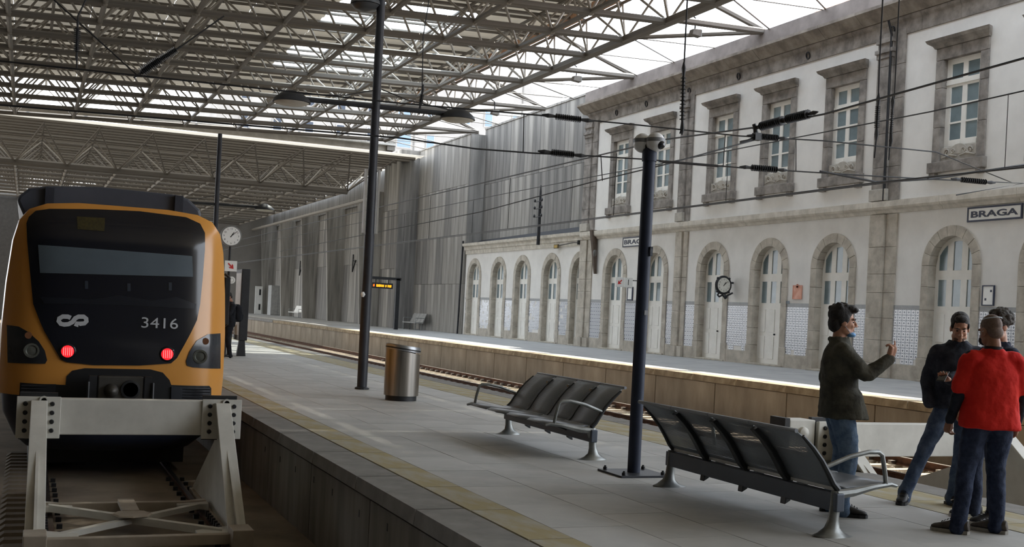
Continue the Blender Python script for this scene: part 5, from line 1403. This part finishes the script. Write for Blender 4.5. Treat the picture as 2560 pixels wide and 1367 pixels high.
# man in the dark grey jacket, profile to the right, raised hand
root, J = person('man with tousled black hair, olive jacket and blue mask under chin, raising one hand', 6.66, 8.26, math.radians(-30), 1.845,
    [(-.13, .0), (.11, .06)], [Vector((-.2, .1, .95)), Vector((.12, .39, 1.37))], [(-.4, -.6, 1.1), (.3, .15, .5)], skin_l, (0.05, -.05, 0),
    (((0, .5, -1), (-1, .2, 0), -1, .6), ((-.05, .25, 1), (.5, .8, -.1), -1, .75, True)))
trousers(root, J, denim, 1.12)
jacket(root, J, M_cloth('olive grey jacket cloth', (58, 57, 51), (84, 82, 72), 8), .83, 1.14, 1.12, hemw=1.05, flare=.045)
hair(root, J, hair_b, 'long')
mk = MB(); T = J['T']
mk.ell(T((0, .075, 1.556)), (.05, .045, .024), 14, 8, J['R']); o = mk.build('face_mask', M('blue mask', (112, 160, 208), .7, scale=6), root, True)
q = MB()
for s_ in (-1, 1): q.tube([T((s_ * .05, .07, 1.562)), T((s_ * .074, .03, 1.6)), T((s_ * .08, -.005, 1.64))], .0025, 5)
q.build('mask_strap', M('pale strap', (190, 200, 212), .7), o)
for k, an in enumerate(J['ank']): shoe('shoe', an, (.05 if k else -.1, 1, 0), M('black leather', (26, 25, 25), .45, scale=8), black_ink, root)
o = J['wr'][1]

# man in the navy quilted jacket looking at his phone
root, J = person('bearded man in a dark navy jacket and jeans looking down at his phone', 8.24, 8.5, math.radians(236), 1.865,
    [(-.02, -.02), (.42, .06)], [Vector((.13, .36, 1.17)), Vector((.24, .06, .92))], [(-.4, -.5, 1.0), (.45, -.6, 1.1)], skin_l, (-.05, -.38, 0),
    ((((.55, .8, .15)), (-.2, .15, -1), 1, .55), None))
trousers(root, J, M_cloth('mid denim', (62, 76, 100), (90, 105, 128)), 1.0)
jacket(root, J, M_cloth('navy quilted cloth', (36, 40, 50), (60, 64, 74), 9), .9, 1.06, 1.06)
hair(root, J, hair_b, 'short')
mb = MB(); T = J['T']
mb.ell(T((0, .036, 1.578)), (.054, .056, .038), 16, 10, J['R']); 
remesh(mb, 'beard', M('dark stubble', (84, 64, 54), .8, scale=60, second=(112, 86, 72)), root, .006, 2)
for k, an in enumerate(J['ank']):
    s_o = shoe('shoe', an, (-.45 if k == 0 else .3, 1, 0), M('black trainer', (28, 28, 30), .6, scale=8), black_ink, root)
    t = Vector((-.45 if k == 0 else .3, 1, 0)).normalized(); sd = Vector((t.y, -t.x, 0)); g_ = Vector((an.x, an.y, 0))
    for s2 in (-1, 1):
        q = MB(); P = [(-.02, .075), (.0, .05), (.03, .045), (.1, .075), (.03, .06), (.0, .062)]
        q.add([g_ + t * d + sd * (s2 * (.047 + .003 * (d > .03))) + Vector((0, 0, z)) for d, z in P], [(0, 1, 5), (1, 2, 4, 5), (2, 3, 4)]); q.build('side_mark', white_m, s_o)
wpos = root.matrix_world if False else None
import mathutils
def world_of(root, p):
    s_ = root.scale.x; a = root.rotation_euler.z
    return Vector((root.location.x + s_ * (p.x * math.cos(a) - p.y * math.sin(a)), root.location.y + s_ * (p.x * math.sin(a) + p.y * math.cos(a)), s_ * p.z))
hp = world_of(root, J['wr'][0] + Vector((.07, .1, .035)))
ph = empty('phone', hp, root.rotation_euler.z + .25); ph.rotation_euler = (math.radians(-35), 0, root.rotation_euler.z - .5); tag(ph, 'black smartphone held in the hand of the bearded man', 'phone')
q = MB(); q.box((-.038, -.078, -.0045), (.038, .078, .0045)); q.build('phone_body', blackm, ph, bevel=.003)
q = MB(); q.box((-.034, -.07, .0045), (.034, .07, .0055)); q.build('screen', dark_glass, ph)

# man in the red t-shirt, seen from behind
root, J = person('man in a bright red t-shirt over black long sleeves, seen from behind', 7.38, 7.23, math.radians(66), 1.83,
    [(-.22, -.02), (.14, .1)], [Vector((-.27, .13, .9)), Vector((.27, .12, .9))], [(-.5, -.6, 1.1), (.5, -.6, 1.1)], skin_d, (.3, -.25, 0), (((0, .5, -1), (-1, .2, 0), -1, .6), ((0, .5, -1), (1, .2, 0), 1, .6)))
trousers(root, J, denim_d, 1.08)
# sleeves first, then the shirt over them
mb = MB()
for k in range(2):
    sh, e_, w_ = J['sh'][k], J['el'][k], J['wr'][k]
    limb(mb, [sh, sh.lerp(e_, .5), e_, e_.lerp(w_, .5), w_ - (w_ - e_).normalized() * .005], [.07, .063, .056, .048, .04], 16)
sect(mb, [(0, 0, 1.0, .17, .12), (0, 0, 1.28, .17, .11), (0, 0, 1.38, .12, .07)])
remesh(mb, 'undershirt', M_cloth('black sleeve', (26, 28, 35), (42, 45, 53), 10), root, .011, 5, .018, .09)
mb = MB()
sect(mb, [(0, -.005, .86, .245, .165), (0, 0, 1.0, .232, .158), (0, 0, 1.15, .218, .152), (0, 0, 1.3, .208, .146), (0, 0, 1.38, .186, .124), (0, -.005, 1.46, .118, .088), (0, -.01, 1.515, .082, .075)])
for k in range(2):
    sh, e_ = J['sh'][k], J['el'][k]; s_ = -1 if k == 0 else 1
    limb(mb, [sh + Vector((-s_ * .05, 0, -.01)), sh + Vector((s_ * .015, 0, -.012)), sh.lerp(e_, .4), sh.lerp(e_, .82)], [.078, .08, .08, .082], 16)
remesh(mb, 't_shirt', M_cloth('red cotton', (190, 32, 26), (206, 44, 34), 5), root, .011, 5, .026, .12)
q = MB(); q.rings([[(.066 * math.cos(a) * c, -.014 + .066 * math.sin(a) * c, z) for a in [2 * PI * j / 24 for j in range(24)]] for c, z in ((1.12, 1.505), (1.06, 1.53), (.98, 1.53), (1.0, 1.505))], False); q.build('collar', M('black collar', (30, 26, 30), .8), root, True)
hair(root, J, hair_s, 'shaved')
T = J['T']; mk = MB(); mk.ell(T((0, .075, 1.6)), (.056, .05, .045), 16, 10, J['R']); o = mk.build('face_mask', M('black mask', (22, 22, 26), .8), root, True)
q = MB()
for s_ in (-1, 1): q.tube([T((s_ * .055, .07, 1.62)), T((s_ * .08, .02, 1.645)), T((s_ * .086, -.018, 1.655))], .003, 5)
q.tube([T((.079 * math.cos(a), -.016 + .099 * math.sin(a), 1.752)) for a in [PI + PI * k / 12 for k in range(13)]], .004, 5)
q.build('mask_strap', M('pale strap', (190, 200, 212), .7), o)
for k, an in enumerate(J['ank']): shoe('shoe', an, (-.9 if k == 0 else -.7, .6, 0), M('brown grey suede', (62, 56, 52), .8, scale=10, second=(82, 76, 70)), M('pale sole', (150, 146, 138), .6), root)

# man with grey curly hair behind the red shirt
root, J = person('grey curly haired man in dark blue jacket, mostly hidden behind the red shirt', 7.98, 7.76, math.radians(168), 1.88,
    [(-.2, .1), (.18, .05)], [Vector((-.24, .18, .95)), Vector((.26, .12, .92))], [(-.6, -.4, 1.1), (.6, -.4, 1.1)], skin_l, (.1, -.1, 0), (((0, .5, -1), (-1, .2, 0), -1, .6), ((0, .5, -1), (1, .2, 0), 1, .6)))
trousers(root, J, denim_d, 1.05)
jacket(root, J, M_cloth('midnight blue cloth', (32, 37, 54), (50, 57, 76), 9), .8, 1.12, 1.08)
hair(root, J, hair_g, 'curly')
for k, an in enumerate(J['ank']): shoe('shoe', an, (0, 1, 0), M('black trainer', (28, 28, 30)), M('white sole', (196, 194, 188), .6), root)

# dark figure with a backpack leaning near the totem
root, J = person('dark clothed man with a backpack standing at the corner of the train, head bent', 5.22, 32.5, math.radians(195), 1.84,
    [(-.12, .0), (.12, .12)], [Vector((-.14, .36, 1.2)), Vector((.14, .36, 1.22))], [(-.6, -.3, 1.0), (.6, -.3, 1.0)], skin_d, (0, -.45, 0), (((0.2, .9, .3), (-.3, 0, 1), 1, .6), ((-.2, .9, .3), (.3, 0, 1), -1, .6)))
blk = M_cloth('black cloth', (22, 23, 27), (34, 35, 40), 8)
trousers(root, J, blk, 1.05, name='trousers')
jacket(root, J, blk, .86, 1.1, 1.05)
hair(root, J, hair_b, 'short')
for k, an in enumerate(J['ank']): shoe('shoe', an, (0, 1, 0), M('black leather', (26, 25, 25)), M('pale sole', (150, 146, 138)), root)
wp = world_of(root, Vector((0, -.2, 1.22)))
bpk = empty('backpack', wp, root.rotation_euler.z); tag(bpk, 'black backpack on the back of the dark clothed man by the train', 'backpack')
mb = MB(); sect(mb, [(0, -.02, -.24, .13, .08), (0, -.03, -.2, .16, .11), (0, -.03, 0, .165, .12), (0, -.02, .18, .15, .1), (0, 0, .25, .1, .06)]); sect(mb, [(0, -.13, -.18, .11, .05), (0, -.14, -.05, .11, .05), (0, -.13, .0, .1, .04)])
remesh(mb, 'bag', blk, bpk, .012, 4, .01, .08)
q = MB()
for s_ in (-1, 1): q.tube([(s_ * .1, .05, .2), (s_ * .13, .2, .28), (s_ * .15, .37, .1), (s_ * .14, .2, -.15), (s_ * .12, .05, -.2)], .018, 6)
q.build('strap', blackm, bpk, True)
